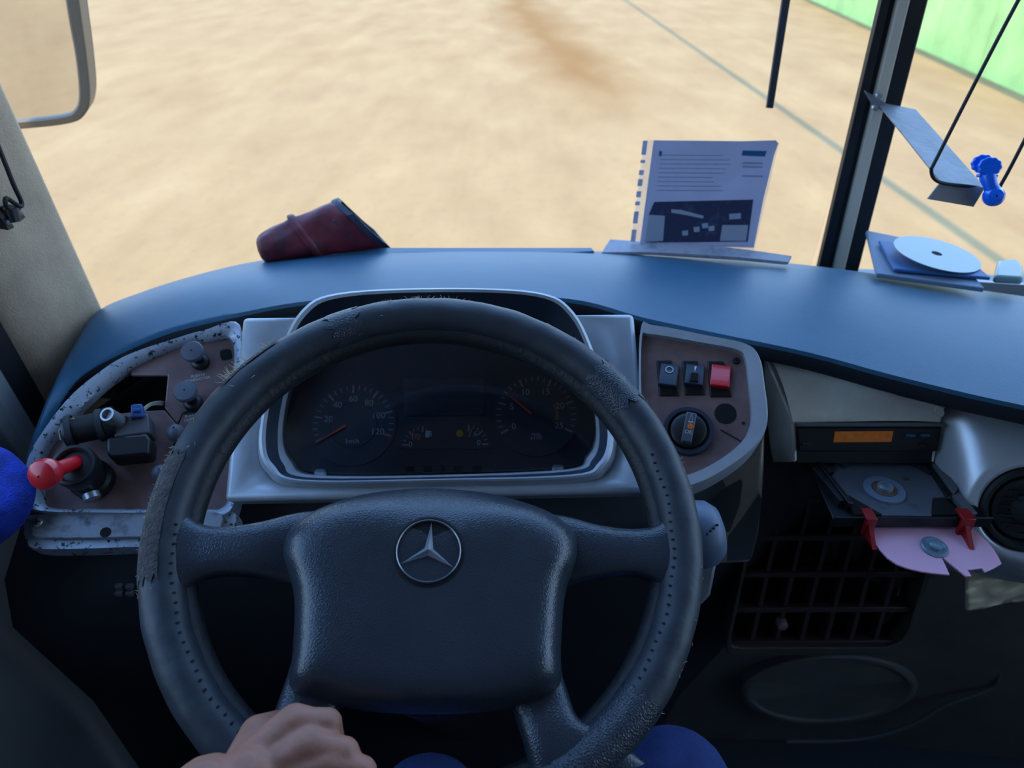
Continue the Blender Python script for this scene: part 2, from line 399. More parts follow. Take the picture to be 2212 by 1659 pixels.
for (U, out, k, L) in unders:
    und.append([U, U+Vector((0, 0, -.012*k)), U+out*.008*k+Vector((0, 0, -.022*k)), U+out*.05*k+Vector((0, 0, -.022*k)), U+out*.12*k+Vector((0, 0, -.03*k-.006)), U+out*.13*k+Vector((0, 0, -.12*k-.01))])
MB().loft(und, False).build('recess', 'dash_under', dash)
# lid panel on the crest
lid = [atZ(u, v, -.4325) for u, v in ((655, 563), (830, 541), (1278, 541), (1284, 549), (1240, 552), (900, 552))]
mb = MB(); mb.loft([[p for p in lid], [p+Vector((0, 0, .005)) for p in lid]], True, True, True); mb.build('lid', 'dash', dash, bevel=.002)
# main body behind the panels and the kick panels below
rows = []
CL_TOP, CL_BOT = (.783, -.391), (.6165, -.529)
for x, y1, z1, y2, z2, y3, z3, y4 in ((-.60, .72, -.60, .62, -.66, .60, -.72, .66), (-.52, .72, -.56, .585, -.655, .575, -.72, .66), (-.40, .76, -.50, .61, -.64, .60, -.70, .66), (-.30, .80, -.46, .635, -.62, .63, -.68, .68), (-.20, .83, -.44, .645, -.60, .66, -.66, .70), (0, .835, -.435, .645, -.60, .67, -.66, .72), (.18, .82, -.45, .66, -.60, .68, -.66, .74), (.30, .83, -.48, .74, -.60, .76, -.68, .80), (.42, .84, -.52, .80, -.62, .80, -.70, .83), (.60, .86, -.52, .80, -.62, .80, -.70, .84), (.85, .80, -.54, .70, -.66, .72, -.76, .80), (1.2, .80, -.54, .66, -.68, .70, -.8, .80)):
    rows.append([V(x, y1+.06, z1+.03), V(x, y1, z1), V(x, y2, z2), V(x, y3, z3), V(x, y4, -.95), V(x, y4+.04, -1.30)])
MB().loft(rows, False).build('lower_body', 'dark', dash, ang=70)

# ------------------------------------------------------------------ instrument cluster
nCL = Vector((0, -.639, .769)); CLo = V(-.0865, .70, -.460)
CL = Frame(CLo, nCL, Vector((1, 0, 0)))
ic = thing('instrument_cluster', 'silver instrument cluster with dark gauges behind the steering wheel', 'gauge cluster', CL.w(0, -.12, -.04))
def loops(fr, rings, n=6): return [[fr.w(*p) for p in crom([fr.l(u, v, c) for u, v, c in rg], n)] for rg in rings]
# twelve-point loops: bottom left, left ..., listed clockwise from lower left
rim_o = [(580, 1012, .012), (560, 960, .014), (570, 875, .018), (600, 770, .030), (650, 672, .046), (730, 633, .052), (945, 622, .054), (1160, 631, .052), (1240, 675, .046), (1290, 780, .030), (1318, 880, .018), (1325, 955, .014), (1304, 1008, .012), (1240, 1033, .010), (945, 1041, .010), (650, 1043, .010)]
rim_i = [(592, 1005, .012), (574, 958, .014), (583, 875, .018), (612, 775, .030), (660, 682, .046), (735, 643, .052), (945, 631, .054), (1155, 640, .052), (1232, 684, .046), (1278, 784, .030), (1305, 880, .018), (1312, 952, .014), (1292, 1000, .012), (1234, 1025, .010), (945, 1034, .010), (655, 1036, .010)]
mid_i = [(612, 1002, -.004), (600, 955, -.004), (607, 878, -.004), (632, 795, -.002), (680, 730, 0), (745, 706, 0), (945, 696, 0), (1145, 704, 0), (1210, 730, 0), (1262, 795, -.002), (1288, 878, -.004), (1295, 948, -.004), (1280, 992, -.004), (1230, 1018, -.004), (945, 1030, -.004), (662, 1031, -.004)]
face_o = [(640, 995, -.028), (620, 950, -.028), (627, 870, -.028), (648, 800, -.028), (690, 752, -.028), (750, 738, -.028), (945, 732, -.028), (1140, 738, -.028), (1200, 752, -.028), (1250, 800, -.028), (1275, 870, -.028), (1282, 945, -.028), (1262, 985, -.028), (1222, 1012, -.028), (945, 1024, -.028), (690, 1024, -.028)]
base_o = [(u+(u-945)*.006, v+4, 0) for u, v, c in rim_o]
base_o = [(a, b) for a, b, c in [CL.l(u, v, c) for u, v, c in rim_o]]
cxb = sum(a for a, b in base_o)/16; cyb = sum(b for a, b in base_o)/16
base_l = [CL.w(*p) for p in crom([(cxb+(a-cxb)*1.03, cyb+(b-cyb)*1.03, .0) for a, b in base_o], 6)]
panel_pts = rrect(0, 1, 0, 1, .02)
po = CL.ls(((483, 1082), (523, 684), (1370, 676), (1404, 1064)))
# panel plate: follows four corners, opening in its middle
def quad_loop(fr, q, n, c, shrink=0):                              # n*4 points along a quad
    out = []
    for k in range(4):
        (a0, b0), (a1, b1) = q[k], q[(k+1) % 4]
        for i in range(n): t = i/n; out.append(fr.w(a0+(a1-a0)*t, b0+(b1-b0)*t, c))
    return out
# start the panel loop at the lower left corner like the rim loop (96 points)
def inset(q, d):
    cx = sum(a for a, b in q)/4; cy = sum(b for a, b in q)/4
    return [(a-math.copysign(d, a-cx), b-math.copysign(d, b-cy)) for a, b in q]
mb = MB(); mb.prism(CL, po, -.03, -.0005); pn = mb.build('panel', 'silver', ic, bevel=.006, seg=3)
cut = MB(); cut.loft([[CL.w(*p) for p in crom([(cxb+(a-cxb)*.985, cyb+(b-cyb)*.985, c) for a, b in base_o], 6)] for c in (-.06, .03)], True, True, True)
co_ = cut.build('cut', 'void'); bo = pn.modifiers.new('cut', 'BOOLEAN'); bo.object = co_; bo.operation = 'DIFFERENCE'; bo.solver = 'EXACT'
dg = bpy.context.evaluated_depsgraph_get(); me = bpy.data.meshes.new_from_object(pn.evaluated_get(dg)); pn.modifiers.clear(); pn.data = me; bpy.data.objects.remove(co_)
ro, ri, mi, fo = loops(CL, (rim_o, rim_i, mid_i, face_o))
MB().loft([base_l, ro], True).build('hood', 'silver', ic)
MB().loft([ro, [a.lerp(b, .5)+nCL*.002 for a, b in zip(ro, ri)], ri], True).build('hood_rim', 'silver', ic)
MB().loft([ri, mi], True).build('hood_lining', 'navy', ic)
MB().loft([mi, [a.lerp(b, .35)+nCL*.004 for a, b in zip(mi, fo)], [a.lerp(b, .7) for a, b in zip(mi, fo)], fo], True).build('bezel', 'silver', ic)
mb = MB(); mb.loft([[p+nCL*.004 for p in fo], [p-nCL*.006 for p in fo]], True, True, True); mb.build('face', 'face', ic)
FC = -.0235
def disc(fr, u, v, rad, c, h, m, name, par, n=48, sy=1):
    a, b, _ = fr.l(u, v, c); return MB().lathe(fr, a, b, [(rad*.001, c-h), (rad, c-h), (rad, c), (rad*.001, c)], n, 1, sy).build(name, m, par, ang=30)
def dial(name, u, v, rad, a0, step, labels, minor, ndl, words):
    d = disc(CL, u, v, rad*1.06, FC+.0008, .002, 'face2', name, ic)
    ca, cb, _ = CL.l(u, v, FC); mbt = MB(); mbn = MB(); nL = len(labels)
    for i in range(nL):
        t = R(a0-step*i); e, s_ = math.cos(t), math.sin(t)
        for k in range(minor if i < nL-1 else 1):
            tt = R(a0-step*(i+k/minor)); x, y = math.cos(tt), math.sin(tt); big = k == 0; r0 = rad*(.80 if big else .88); wd = .0011 if big else .0006
            mbt.add([CL.w(ca+x*r-y*q, cb+y*r+x*q, FC+.0014) for r, q in ((r0, -wd), (rad, -wd), (rad, wd), (r0, wd))], [(0, 1, 2, 3)])
        text_mesh(labels[i], CL, ca+e*rad*.64, cb+s_*rad*.64, .0105, FC+.0014, mbn)
    mbt.build('tick_marks', 'tick', d); 
    for wtxt, wu, wv, ws_ in words: 
        a, b, _ = CL.l(wu, wv, FC); text_mesh(wtxt, CL, a, b, ws_, FC+.0014, mbn)
    mbn.build('numerals', 'print_dim', d)
    (u0, v0), (u1, v1) = ndl; p0 = CL.l(u0, v0, FC+.004); p1 = CL.l(u1, v1, FC+.004)
    q = Vector((p1[1]-p0[1], -(p1[0]-p0[0]), 0)).normalized()*.0013
    mb = MB(); mb.prism(CL, [(p0[0]+q.x, p0[1]+q.y), (p0[0]-q.x, p0[1]-q.y), (p1[0]-q.x*.5, p1[1]-q.y*.5), (p1[0]+q.x*.5, p1[1]+q.y*.5)], FC+.003, FC+.0045); mb.build('needle', 'needle', d)
    return d
sp_ = dial('speedometer', 764, 916, .0465, 207, 37.6, ['', '20', '40', '60', '80', '100', '120'], 4, ((747, 919), (681, 957)), [('km/h', 762, 954, .008)])
a, b, _ = CL.l(764, 918, FC); MB().lathe(CL, a, b, [(.0265, FC+.001), (.0268, FC+.0016), (.0272, FC+.001)], 48).build('inner_ring', 'face', sp_)
tc_ = dial('tachometer', 1158, 896, .0462, 209, 47.2, ['0', '5', '10', '15', '20', '25'], 5, ((1147, 893), (1100, 854)), [('min', 1158, 938, .007), ('x100', 1158, 946, .007)])
a, b, _ = CL.l(1158, 896, FC); mb = MB()
for k in range(9):
    t = R(28-5.4*k); mb.add([CL.w(a+r*math.cos(t+q), b+r*math.sin(t+q), FC+.0014) for r, q in ((.0225, -.02), (.026, -.02), (.026, .025), (.0225, .025))], [(0, 1, 2, 3)])
mb.build('green_band', 'yellow', tc_)
# twin small gauge
hp = crom([CL.l(u, v, FC)[:2] for u, v in ((864, 968), (866, 945), (880, 922), (905, 911), (960, 908), (1015, 911), (1042, 922), (1056, 945), (1058, 968), (960, 969))], 5)
mb = MB(); mb.prism(CL, hp, FC-.002, FC+.0008); tg = mb.build('fuel_and_pressure_gauge', 'face2', ic)
for (u, v, sgn) in ((912, 962, -1), (1012, 960, 1)):
    a, b, _ = CL.l(u, v, FC); mbt = MB(); mbn = MB()
    for k in range(7):
        t = R(180-15*k) if sgn < 0 else R(15*k); x, y = math.cos(t), math.sin(t); big = k % 3 == 0; wd = .0009 if big else .0005; r0, r1 = (.0155 if big else .0185), .0225
        mbt.add([CL.w(a+x*r-y*q, b+y*r+x*q, FC+.0014) for r, q in ((r0, -wd), (r1, -wd), (r1, wd), (r0, wd))], [(0, 1, 2, 3)])
    for s_, u, v in ((('0', 887, 961), ('1/2', 898, 945)) if sgn < 0 else (('0', 1034, 957), ('6', 1027, 938))):
        a, b, _ = CL.l(u, v, FC); text_mesh(s_, CL, a, b, .009, FC+.0014, mbn)
    mbt.build('tick_marks', 'tick', tg, kind='stuff'); mbn.build('numerals', 'print_dim', tg, kind='stuff')
a, b, _ = CL.l(925, 938, FC); mb = MB(); mb.box(CL, a-.003, a+.002, b-.004, b+.004, FC+.001, FC+.0016); mb.box(CL, a+.003, a+.004, b-.003, b+.003, FC+.001, FC+.0016); mb.box(CL, a+.002, a+.004, b+.002, b+.003, FC+.001, FC+.0016); mb.box(CL, a-.002, a+.001, b+.001, b+.003, FC+.0016, FC+.0017); mb.build('fuel_symbol', 'print', tg)
disc(CL, 993, 936, .0042, FC+.0016, .001, 'yellow', 'warning_symbol', tg, 16)
for (u0, v0, u1, v1) in ((906, 950, 888, 932), (1013, 945, 1019, 928)):
    p0 = CL.l(u0, v0, FC); p1 = CL.l(u1, v1, FC); q = Vector((p1[1]-p0[1], -(p1[0]-p0[0]), 0)).normalized()*.001
    mb = MB(); mb.prism(CL, [(p0[0]+q.x, p0[1]+q.y), (p0[0]-q.x, p0[1]-q.y), (p1[0]-q.x*.4, p1[1]-q.y*.4), (p1[0]+q.x*.4, p1[1]+q.y*.4)], FC+.002, FC+.003); mb.build('needle', 'needle', tg)
# centre screen and button strip
mb = MB(); mb.prism(CL, CL.ls(((874, 900), (872, 818), (1048, 816), (1048, 898)), FC), FC-.002, FC+.0006); mb.build('message_screen', 'face2', ic, bevel=.001)
mb = MB(); mb.prism(CL, CL.ls(((850, 1022), (868, 1008), (1056, 1006), (1072, 1020)), FC), FC-.002, FC+.002); ks = mb.build('button_strip', 'face2', ic, bevel=.001)
for u, wpx in ((886, 10), (925, 9), (958, 4), (990, 11), (1030, 10)):
    a, b, _ = CL.l(u, 1015, FC); mb = MB(); mb.prism(CL, rrect(a-wpx*.00052, a+wpx*.00052, b-.0028, b+.0028, .001, 3), FC, FC+.006); mb.build('button', 'black', ks)
for k, (u, v) in enumerate(((690, 1022), (1206, 1014))):
    a, b, _ = CL.l(u, v, -.02); mb = MB(); mb.prism(CL, rrect(a-.007, a+.007, b-.007, b+.006, .004, 4), -.03, -.0215); mb.build('bezel_tab', 'silver', ic, bevel=.002)
mb = MB(); lens = [p+nCL*.011 for p in fo]; mb.loft([lens, [p+nCL*.0015 for p in lens]], True, True, True); mb.build('lens', 'lens', ic)
#SECTION leftpanel
# ------------------------------------------------------------------ left control panel
def rotz(v, deg): return Matrix.Rotation(R(deg), 3, 'Z') @ v
nLP = rotz(nCL, 22); LP = Frame(atD(330, 900, .845), nLP)
cp = thing('control_panel', 'worn wood-look control panel with silver surround left of steering wheel', 'control panel', LP.w(0, -.16, -.03))
ring_o = [(519, 705), (440, 718), (378, 737), (276, 771), (209, 812), (151, 862), (101, 926), (62, 996), (58, 1060), (70, 1104), (200, 1112), (400, 1112), (500, 1110), (520, 1000), (521, 850)]
ring_i = [(502, 737), (450, 736), (400, 744), (300, 785), (240, 826), (180, 880), (128, 940), (96, 990), (94, 1050), (106, 1096), (210, 1100), (390, 1100), (484, 1096), (503, 1000), (504, 850)]
ring_m = [((a+c)/2, (b+d)/2) for (a, b), (c, d) in zip(ring_o, ring_i)]
def LL(fr, pts, c, n=6): return [fr.w(*p) for p in crom([fr.l(u, v, 0)[:2]+(c,) for u, v in pts], n)]
MB().loft([LL(LP, ring_o, -.05), LL(LP, ring_o, .004), LL(LP, [((o[0]*2+m_[0])/3, (o[1]*2+m_[1])/3) for o, m_ in zip(ring_o, ring_m)], .010), LL(LP, ring_m, .009), LL(LP, ring_i, .004), LL(LP, ring_i, -.012)], True).build('surround', 'flaked', cp, ang=60)
# wood panel in two broken pieces, with a torn-out corner showing the hollow behind
mb = MB(); mb.prism(LP, LP.ls(((506, 728), (418, 735), (344, 755), (281, 784), (281, 808), (361, 808), (354, 878), (381, 914), (392, 890), (404, 886), (520, 890))), -.010, -.004); wp = mb.build('wood_panel', 'wood', cp, bevel=.0015)
mb = MB(); mb.prism(LP, LP.ls(((393, 892), (382, 916), (354, 882), (307, 884), (189, 897), (88, 975), (86, 1050), (100, 1104), (330, 1104), (500, 1102), (515, 892))), -.011, -.0055); wp2 = mb.build('wood_panel', 'wood', cp, bevel=.0015)
mb = MB(); mb.prism(LP, LP.ls(((380, 720), (180, 850), (170, 920), (330, 900), (380, 880))), -.07, -.055); mb.build('hollow', 'void', cp)
mb = MB(); text_mesh('PUERTA', LP, *LP.l(427, 809)[:2], .0044, -.0036, mb); text_mesh('CONDUCTOR', LP, *LP.l(426, 817)[:2], .0044, -.0036, mb); mb.build('lettering', 'print', wp)
mb = MB(); text_mesh('PUERTA', LP, *LP.l(398, 898)[:2], .0044, -.005, mb, 'LEFT'); text_mesh('OMPAÑ', LP, *LP.l(396, 906)[:2], .0044, -.005, mb, 'LEFT'); mb.build('lettering', 'print', wp2)
def along(fr, u, v, c): return Frame(fr.p(u, v, c), fr.n, fr.ex)
def knob(u0, v0, u1, v1, h, r, dome=False):
    A = LP.p(u0, v0, -.004); B = LP.p(u1, v1, h); ax = Frame(A, B-A, Vector((1, 0, 0))); L_ = (B-A).length
    k = MB().lathe(ax, 0, 0, [(.0105, 0), (.0105, .006), (.009, .008), (.006, .009), (.0055, L_-.004), (.006, L_-.002)], 24, cap0=True, cap1=True).build('pull_knob', 'black', cp)
    pr = [(.001, L_-.005), (r*.9, L_-.005), (r, L_-.003), (r, L_), (r*.9, L_+.0022), (r*.5, L_+.0032), (.001, L_+.0034)] if not dome else [(.001, L_-.008), (r*.7, L_-.008), (r, L_-.002), (r*.95, L_+.004), (r*.7, L_+.009), (r*.35, L_+.0115), (.001, L_+.012)]
    MB().lathe(ax, 0, 0, pr, 28).build('cap', 'knob', k)
knob(434, 783, 415, 759, .030, .0128); knob(419, 873, 400, 845, .030, .0130); knob(396, 968, 381, 936, .026, .0098, True); knob(362, 1050, 349, 1024, .026, .0098, True)
def screw(fr, u, v, c, r, par, m='steel'):
    a, b, _ = fr.l(u, v, c); s = MB().lathe(fr, a, b, [(r, c-.003), (r, c+.0004), (r*.8, c+.0016), (r*.3, c+.002), (.0005, c+.002)], 18).build('screw', m, par)
    mb = MB(); mb.box(fr, a-r*.6, a+r*.6, b-r*.12, b+r*.12, c+.0018, c+.0024); mb.box(fr, a-r*.12, a+r*.12, b-r*.6, b+r*.6, c+.0018, c+.0024); mb.build('slot', 'void', s)
# chipped corner notch at upper right
mb = MB(); mb.prism(LP, rrect(*[x for x in (LP.l(474, 760)[0], LP.l(500, 760)[0])], *[x for x in (LP.l(487, 775)[1], LP.l(487, 752)[1])], .004), -.009, -.0035); mb.build('clip_hole', 'void', cp)
# strip plate below
SPn = Frame(LP.p(200, 1135, .0), rotz(Vector((0, -.55, .835)), 16))
mb = MB(); mb.prism(SPn, [p[:2] for p in crom([SPn.l(u, v) for u, v in ((84, 1112), (330, 1108), (470, 1108), (478, 1140), (460, 1160), (313, 1162), (96, 1164), (72, 1148), (66, 1130))], 4)], -.006, .004); sp2 = mb.build('cover_plate', 'plate', cp, bevel=.001)
screw(SPn, 80, 1128, .005, .0055, sp2)
a, b, _ = SPn.l(231, 1152); MB().lathe(SPn, a, b, [(.0055, .003), (.0055, .0046), (.0001, .0046)], 18, cap0=True).build('screw_hole', 'void', sp2)
ll = crom([SPn.l(u, v) for u, v in ((70, 1104), (330, 1100), (500, 1100), (500, 1150), (480, 1176), (313, 1180), (84, 1184), (50, 1164), (44, 1138))], 5)
mb = MB(); cxl = sum(p[0] for p in ll)/len(ll); cyl = sum(p[1] for p in ll)/len(ll)
mb.loft([[SPn.w(a, b, -.035) for a, b, c in ll], [SPn.w(a, b, -.016) for a, b, c in ll], [SPn.w(cxl+(a-cxl)*.985, cyl+(b-cyl)*.94, -.006) for a, b, c in ll]], True, True, True); mb.build('sill', 'flaked', cp)
# ------------------------------------------------------------------ brake valve with red lever
bv = thing('brake_valve', 'black air valve with red lever mounted on the left control panel', 'valve', LP.p(180, 1060, -.004))
A = LP.p(150, 1012, .030)
def cyl(mb, P, Q, prof, n=28, caps=True):
    f = Frame(P, Q-P, Vector((1, .2, .1))); L_ = (Q-P).length
    return mb.lathe(f, 0, 0, [(r, t*L_) for r, t in prof], n, cap0=caps, cap1=caps)
axv = (LP.n*1.0 + LP.ex*-.10 + LP.ey*.12).normalized()
P0 = LP.p(204, 1040, -.004); Q0 = P0 + axv*.052
mb = MB(); cyl(mb, P0, Q0, [(.022, 0), (.022, .25), (.0185, .3), (.0185, .62), (.0215, .7), (.0215, .98), (.0195, 1.0)]); 
mb.build('valve_body', 'black', bv)
fv = Frame(Q0, axv); MB().lathe(fv, 0, 0, [(.0215, -.012), (.0225, 0), (.0215, .005), (.0185, .0055), (.0165, .003), (.0165, -.016), (.001, -.016)], 36).build('collar', 'black', bv)
MB().lathe(fv, .002, -.007, [(.007, -.013), (.0095, -.008), (.0088, -.0075), (.004, -.013)], 20).build('cam', 'steel', bv)
mb = MB(); lv0 = Q0 - axv*.010 + LP.ey*.009 + LP.ex*.004; tip = LP.p(92, 1026, .088); d = (tip-lv0)
lev = mb.tube([lv0 + d*t for t in (0, .15, .4, .7, .92)], [.0072, .0072, .0075, .008, .0092], 20); lev = mb.build('lever', 'red', bv, label='red lever')
fl = Frame(tip-d.normalized()*.006, d); MB().lathe(fl, 0, 0, [(.0095, -.010), (.013, -.007), (.0150, -.002), (.0153, .003), (.014, .008), (.0095, .011), (.001, .012)], 32).build('lever_knob', 'red', lev)
# upper barrel
B0, B1 = LP.p(140, 935, .022), LP.p(250, 912, .022)
mb = MB(); cyl(mb, B0, B1, [(.0155, 0), (.017, .06), (.017, .16), (.0148, .18), (.0148, .62), (.017, .64), (.017, .8), (.018, .82), (.018, 1)]); br = mb.build('barrel', 'black', bv)
fb = Frame(B0, B1-B0, LP.n)
for tt in (.12, .72):
    mb = MB(); Lb = (B1-B0).length; mb.lathe(fb, 0, 0, [(.0172, Lb*tt-.003), (.0182, Lb*tt-.0025), (.0182, Lb*tt+.0025), (.0172, Lb*tt+.003)], 28); mb.build('barrel_band', 'dark', br)
mb = MB(); mb.tube([LP.p(132, 950, .015), LP.p(128, 930, .02), LP.p(140, 912, .03), LP.p(160, 904, .034)], .0012, 6); mb.build('spring_clip', 'wire', bv)
fbk = LP
mb = MB(); mb.prism(LP, LP.ls(((244, 900), (320, 892), (324, 935), (246, 944)), .03), -.004, .030); cb = mb.build('connector', 'conn', bv, bevel=.002)
mb = MB(); mb.prism(LP, LP.ls(((230, 945), (318, 936), (326, 950), (322, 982), (236, 990), (230, 975)), .035), -.002, .036); mb.build('connector_cap', 'black', bv, bevel=.003)
for u in (256, 272, 288, 303):
    a, b, _ = LP.l(u, 906-(u-256)*.1, .030); mb = MB(); mb.box(LP, a-.0018, a+.0018, b-.002, b+.002, .029, .0325); mb.build('connector_tab', 'black', cb)
mb = MB(); mb.prism(LP, LP.ls(((284, 876), (308, 874), (312, 902), (284, 904)), .032), .020, .036); pl = mb.build('plug', 'blue_plug', bv, bevel=.0015)
mb = MB(); mb.prism(LP, LP.ls(((288, 884), (302, 883), (304, 890), (288, 891)), .036), .036, .039); mb.build('plug_latch', 'blue_plug', pl, bevel=.0007)
for k in range(3):
    mb = MB(); mb.tube([Vector(p) for p in crom([tuple(LP.p(308, 884+3*k, .026)), tuple(LP.p(325, 872+2*k, .014)), tuple(LP.p(345, 868+3*k, -.004)), tuple(LP.p(372, 872+3*k, -.03))], 6, False)], .0012, 6); mb.build('wire', 'wire', bv)
fbt = Frame(LP.p(233, 896, .050), (LP.n*.8+LP.ex*-.25+LP.ey*.1))
bt = MB().lathe(fbt, 0, 0, [(.0078, -.020), (.0078, 0), (.0075, .002), (.0055, .002), (.0048, -.001), (.0048, -.004), (.0005, -.004)], 24).build('bolt', 'steel', bv)
mb = MB(); mb.tube([LP.p(196, 1066, .012), LP.p(200, 1078, .012)], .0085, 16); mb.build('air_fitting', 'steel', bv)
# ------------------------------------------------------------------ blue fleece at the far left
mb = MB(); lo = []
for i in range(9):
    t = i/8; row = []
    c = atD(-118+52*math.sin(math.pi*min(1, t*1.05)), 985+190*t, .76)
    for j in range(24):
        a = 2*math.pi*j/24; rr = (.050+.012*math.sin(math.pi*t))*(1+.10*math.sin(5*a+3*t)+.05*math.sin(9*a-5*t))
        row.append(c+Vector((math.cos(a)*rr, math.sin(a)*rr*.8, .006*math.sin(4*a+7*t))))
    lo.append(row)
mb.loft(lo, True, True, True); cl = mb.build('hanging_cloth', 'cloth', sub=2); tag(cl, 'royal blue fleece cloth hanging beside the red valve lever', 'cloth')
# vent holes on the kick panel
kf = Frame(V(-.40, .601, -.74), Vector((0, -1, -.1)))
for u in (258, 281):
    for v in (1266, 1281):
        a, b, _ = kf.l(u, v); mb = MB(); mb.prism(kf, rrect(a-.0042, a+.0042, b-.003, b+.003, .001, 2), -.002, .003); mb.build('vent_peg', 'grey', dash, bevel=.0006)
#SECTION right
# ------------------------------------------------------------------ right switch panel
nRP = rotz(nCL, -14); RP = Frame(atD(1500, 880, .815), nRP)
sw = thing('switch_panel', 'wood-look switch panel with silver surround right of steering wheel', 'switch panel', RP.w(0, -.11, -.03))
so = [(1384, 712), (1413, 705), (1520, 726), (1612, 746), (1641, 776), (1651, 832), (1658, 895), (1650, 938), (1623, 976), (1565, 1019), (1497, 1052), (1420, 1064), (1386, 1050), (1380, 880)]
si = [(1386, 738), (1405, 726), (1510, 743), (1590, 759), (1609, 780), (1617, 840), (1622, 892), (1618, 925), (1600, 958), (1553, 996), (1492, 1026), (1424, 1040), (1396, 1030), (1386, 880)]
sm = [((a+c)/2, (b+d)/2) for (a, b), (c, d) in zip(so, si)]
MB().loft([LL(RP, so, -.05), LL(RP, so, .002), LL(RP, [((o[0]*3+m_[0])/4, (o[1]*3+m_[1])/4) for o, m_ in zip(so, sm)], .007), LL(RP, si, .006), LL(RP, si, -.008)], True).build('surround', 'silver', sw, ang=50)
mb = MB(); mb.prism(RP, [p[:2] for p in crom([RP.l(u, v) for u, v in [((a*7+c)/8, (b*7+d)/8) for (a, b), (c, d) in zip(si, so)]], 5)], -.012, -.004); mb.build('wood_panel', 'wood', sw)
def rocker(q, m, name, sym, lab=None):
    rc = RP.ls([(q[0]-10, q[1]-8), (q[2]-10, q[1]-8), (q[2]+8, q[3]+16), (q[0]-4, q[3]+16)])
    mb = MB(); mb.prism(RP, rc, -.006, -.002); s = mb.build(name, 'black', sw, bevel=.0015, label=lab)
    a0, b1 = RP.l(q[0], q[1])[:2]; a1, b0 = RP.l(q[2], q[3])[:2]; ins = .0015
    lp = lambda e, c0, c1: [RP.w(a0+e, b1-e, c1), RP.w(a1-e, b1-e, c1), RP.w(a1-e, b0+e, c0), RP.w(a0+e, b0+e, c0)]
    mb = MB(); mb.loft([lp(0, -.004, -.004), lp(0, .0055, -.0005), lp(.0008, .0063, .0003)], True, True, True); k = mb.build('rocker', m, s, bevel=.0022, seg=3)
    am, bm_ = (a0+a1)/2, b1*.72+b0*.28
    if sym == 'ring':
        MB().lathe(Frame(RP.w(am, bm_, .0024), (RP.n*(b1-b0)+RP.ey*.006)), 0, 0, [(.0036, 0), (.0036, .0004), (.0044, .0004), (.0044, 0)], 20).build('symbol', 'print', k)
    if sym == 'arrow':
        mb = MB(); mb.add([RP.w(am-.001, bm_+.004, .0022), RP.w(am+.0016, bm_+.004, .0022), RP.w(am-.0002, bm_-.003, .0036)], [(0, 1, 2)]); mb.build('symbol', 'print', k)
        mb = MB(); mb.box(RP, am-.005, am+.005, (b0+b1)/2-.010, (b0+b1)/2+.001, .003, .0075); mb.build('lock_slide', 'black', k, bevel=.001)
rocker((1428, 784, 1461, 838), 'navy', 'rocker_switch', 'ring'); rocker((1483, 785, 1517, 836), 'navy', 'rocker_switch', 'arrow'); rocker((1538, 786, 1574, 840), 'red', 'rocker_switch', None, 'red rocker switch')
a, b, _ = RP.l(1487, 931); rot = MB().lathe(RP, a, b, [(.0275, -.006), (.0275, .001), (.0265, .0035), (.0225, .0035), (.0215, .001), (.021, -.006), (.001, -.006)], 44).build('light_switch', 'navy', sw)
MB().lathe(RP, a, b, [(.0195, -.006), (.019, .004), (.016, .0055), (.001, .0055)], 36).build('dial', 'black', rot)
p0 = RP.l(1494, 892, .012); p1 = RP.l(1482, 956, .012); dx_, dy_ = p1[0]-p0[0], p1[1]-p0[1]; ln = math.hypot(dx_, dy_); qx, qy = -dy_/ln*.0056, dx_/ln*.0056
mb = MB(); mb.prism(RP, [(p0[0]+qx, p0[1]+qy), (p0[0]-qx, p0[1]-qy), (p1[0]-qx, p1[1]-qy), (p1[0]+qx, p1[1]+qy)], .003, .015); gr = mb.build('grip', 'knob', rot, bevel=.0015)
a, b, _ = RP.l(1491, 921, .015); MB().lathe(RP, a, b, [(.0032, .0145), (.0032, .0158), (.0001, .0159)], 18).build('orange_dot', 'orange', gr)
a, b, _ = RP.l(1493, 904, .015); mb = MB()
for q in ((0, .0055), (.0026, -.0045), (-.0026, -.0045)): pass
T3 = [(0, .0058), (-.0028, -.0045), (.0028, -.0045)]
for i in range(3):
    (x0, y0), (x1, y1) = T3[i], T3[(i+1) % 3]; mb.add([RP.w(a+x0, b+y0, .0153), RP.w(a+x1, b+y1, .0153), RP.w(a+x1*.75, b+y1*.75, .0153), RP.w(a+x0*.75, b+y0*.75, .0153)], [(0, 1, 2, 3)])
text_mesh('OE', RP, *RP.l(1487, 933, .015)[:2], .006, .0153, mb); mb.build('markings', 'print_dim', gr)
a, b, _ = RP.l(1568, 891); MB().lathe(RP, a, b, [(.0115, -.0042), (.0115, -.0032), (.0001, -.0032)], 28).build('empty_hole', 'void', sw)
screw(RP, 1590, 779, -.003, .0042, sw, 'dark'); 
a, b, _ = RP.l(1607, 912); MB().lathe(RP, a, b, [(.0018, -.0042), (.0018, -.0034), (.0001, -.0034)], 12).build('pin_hole', 'void', sw)
mb = MB(); q0, q1 = RP.l(1556, 927), RP.l(1602, 953); mb.add([RP.w(q0[0], q0[1], -.0035), RP.w(q1[0], q1[1], -.0035), RP.w(q1[0]+.0006, q1[1]+.0012, -.0035), RP.w(q0[0]+.0006, q0[1]+.0012, -.0035)], [(0, 1, 2, 3)]); mb.build('crack', 'void', sw)
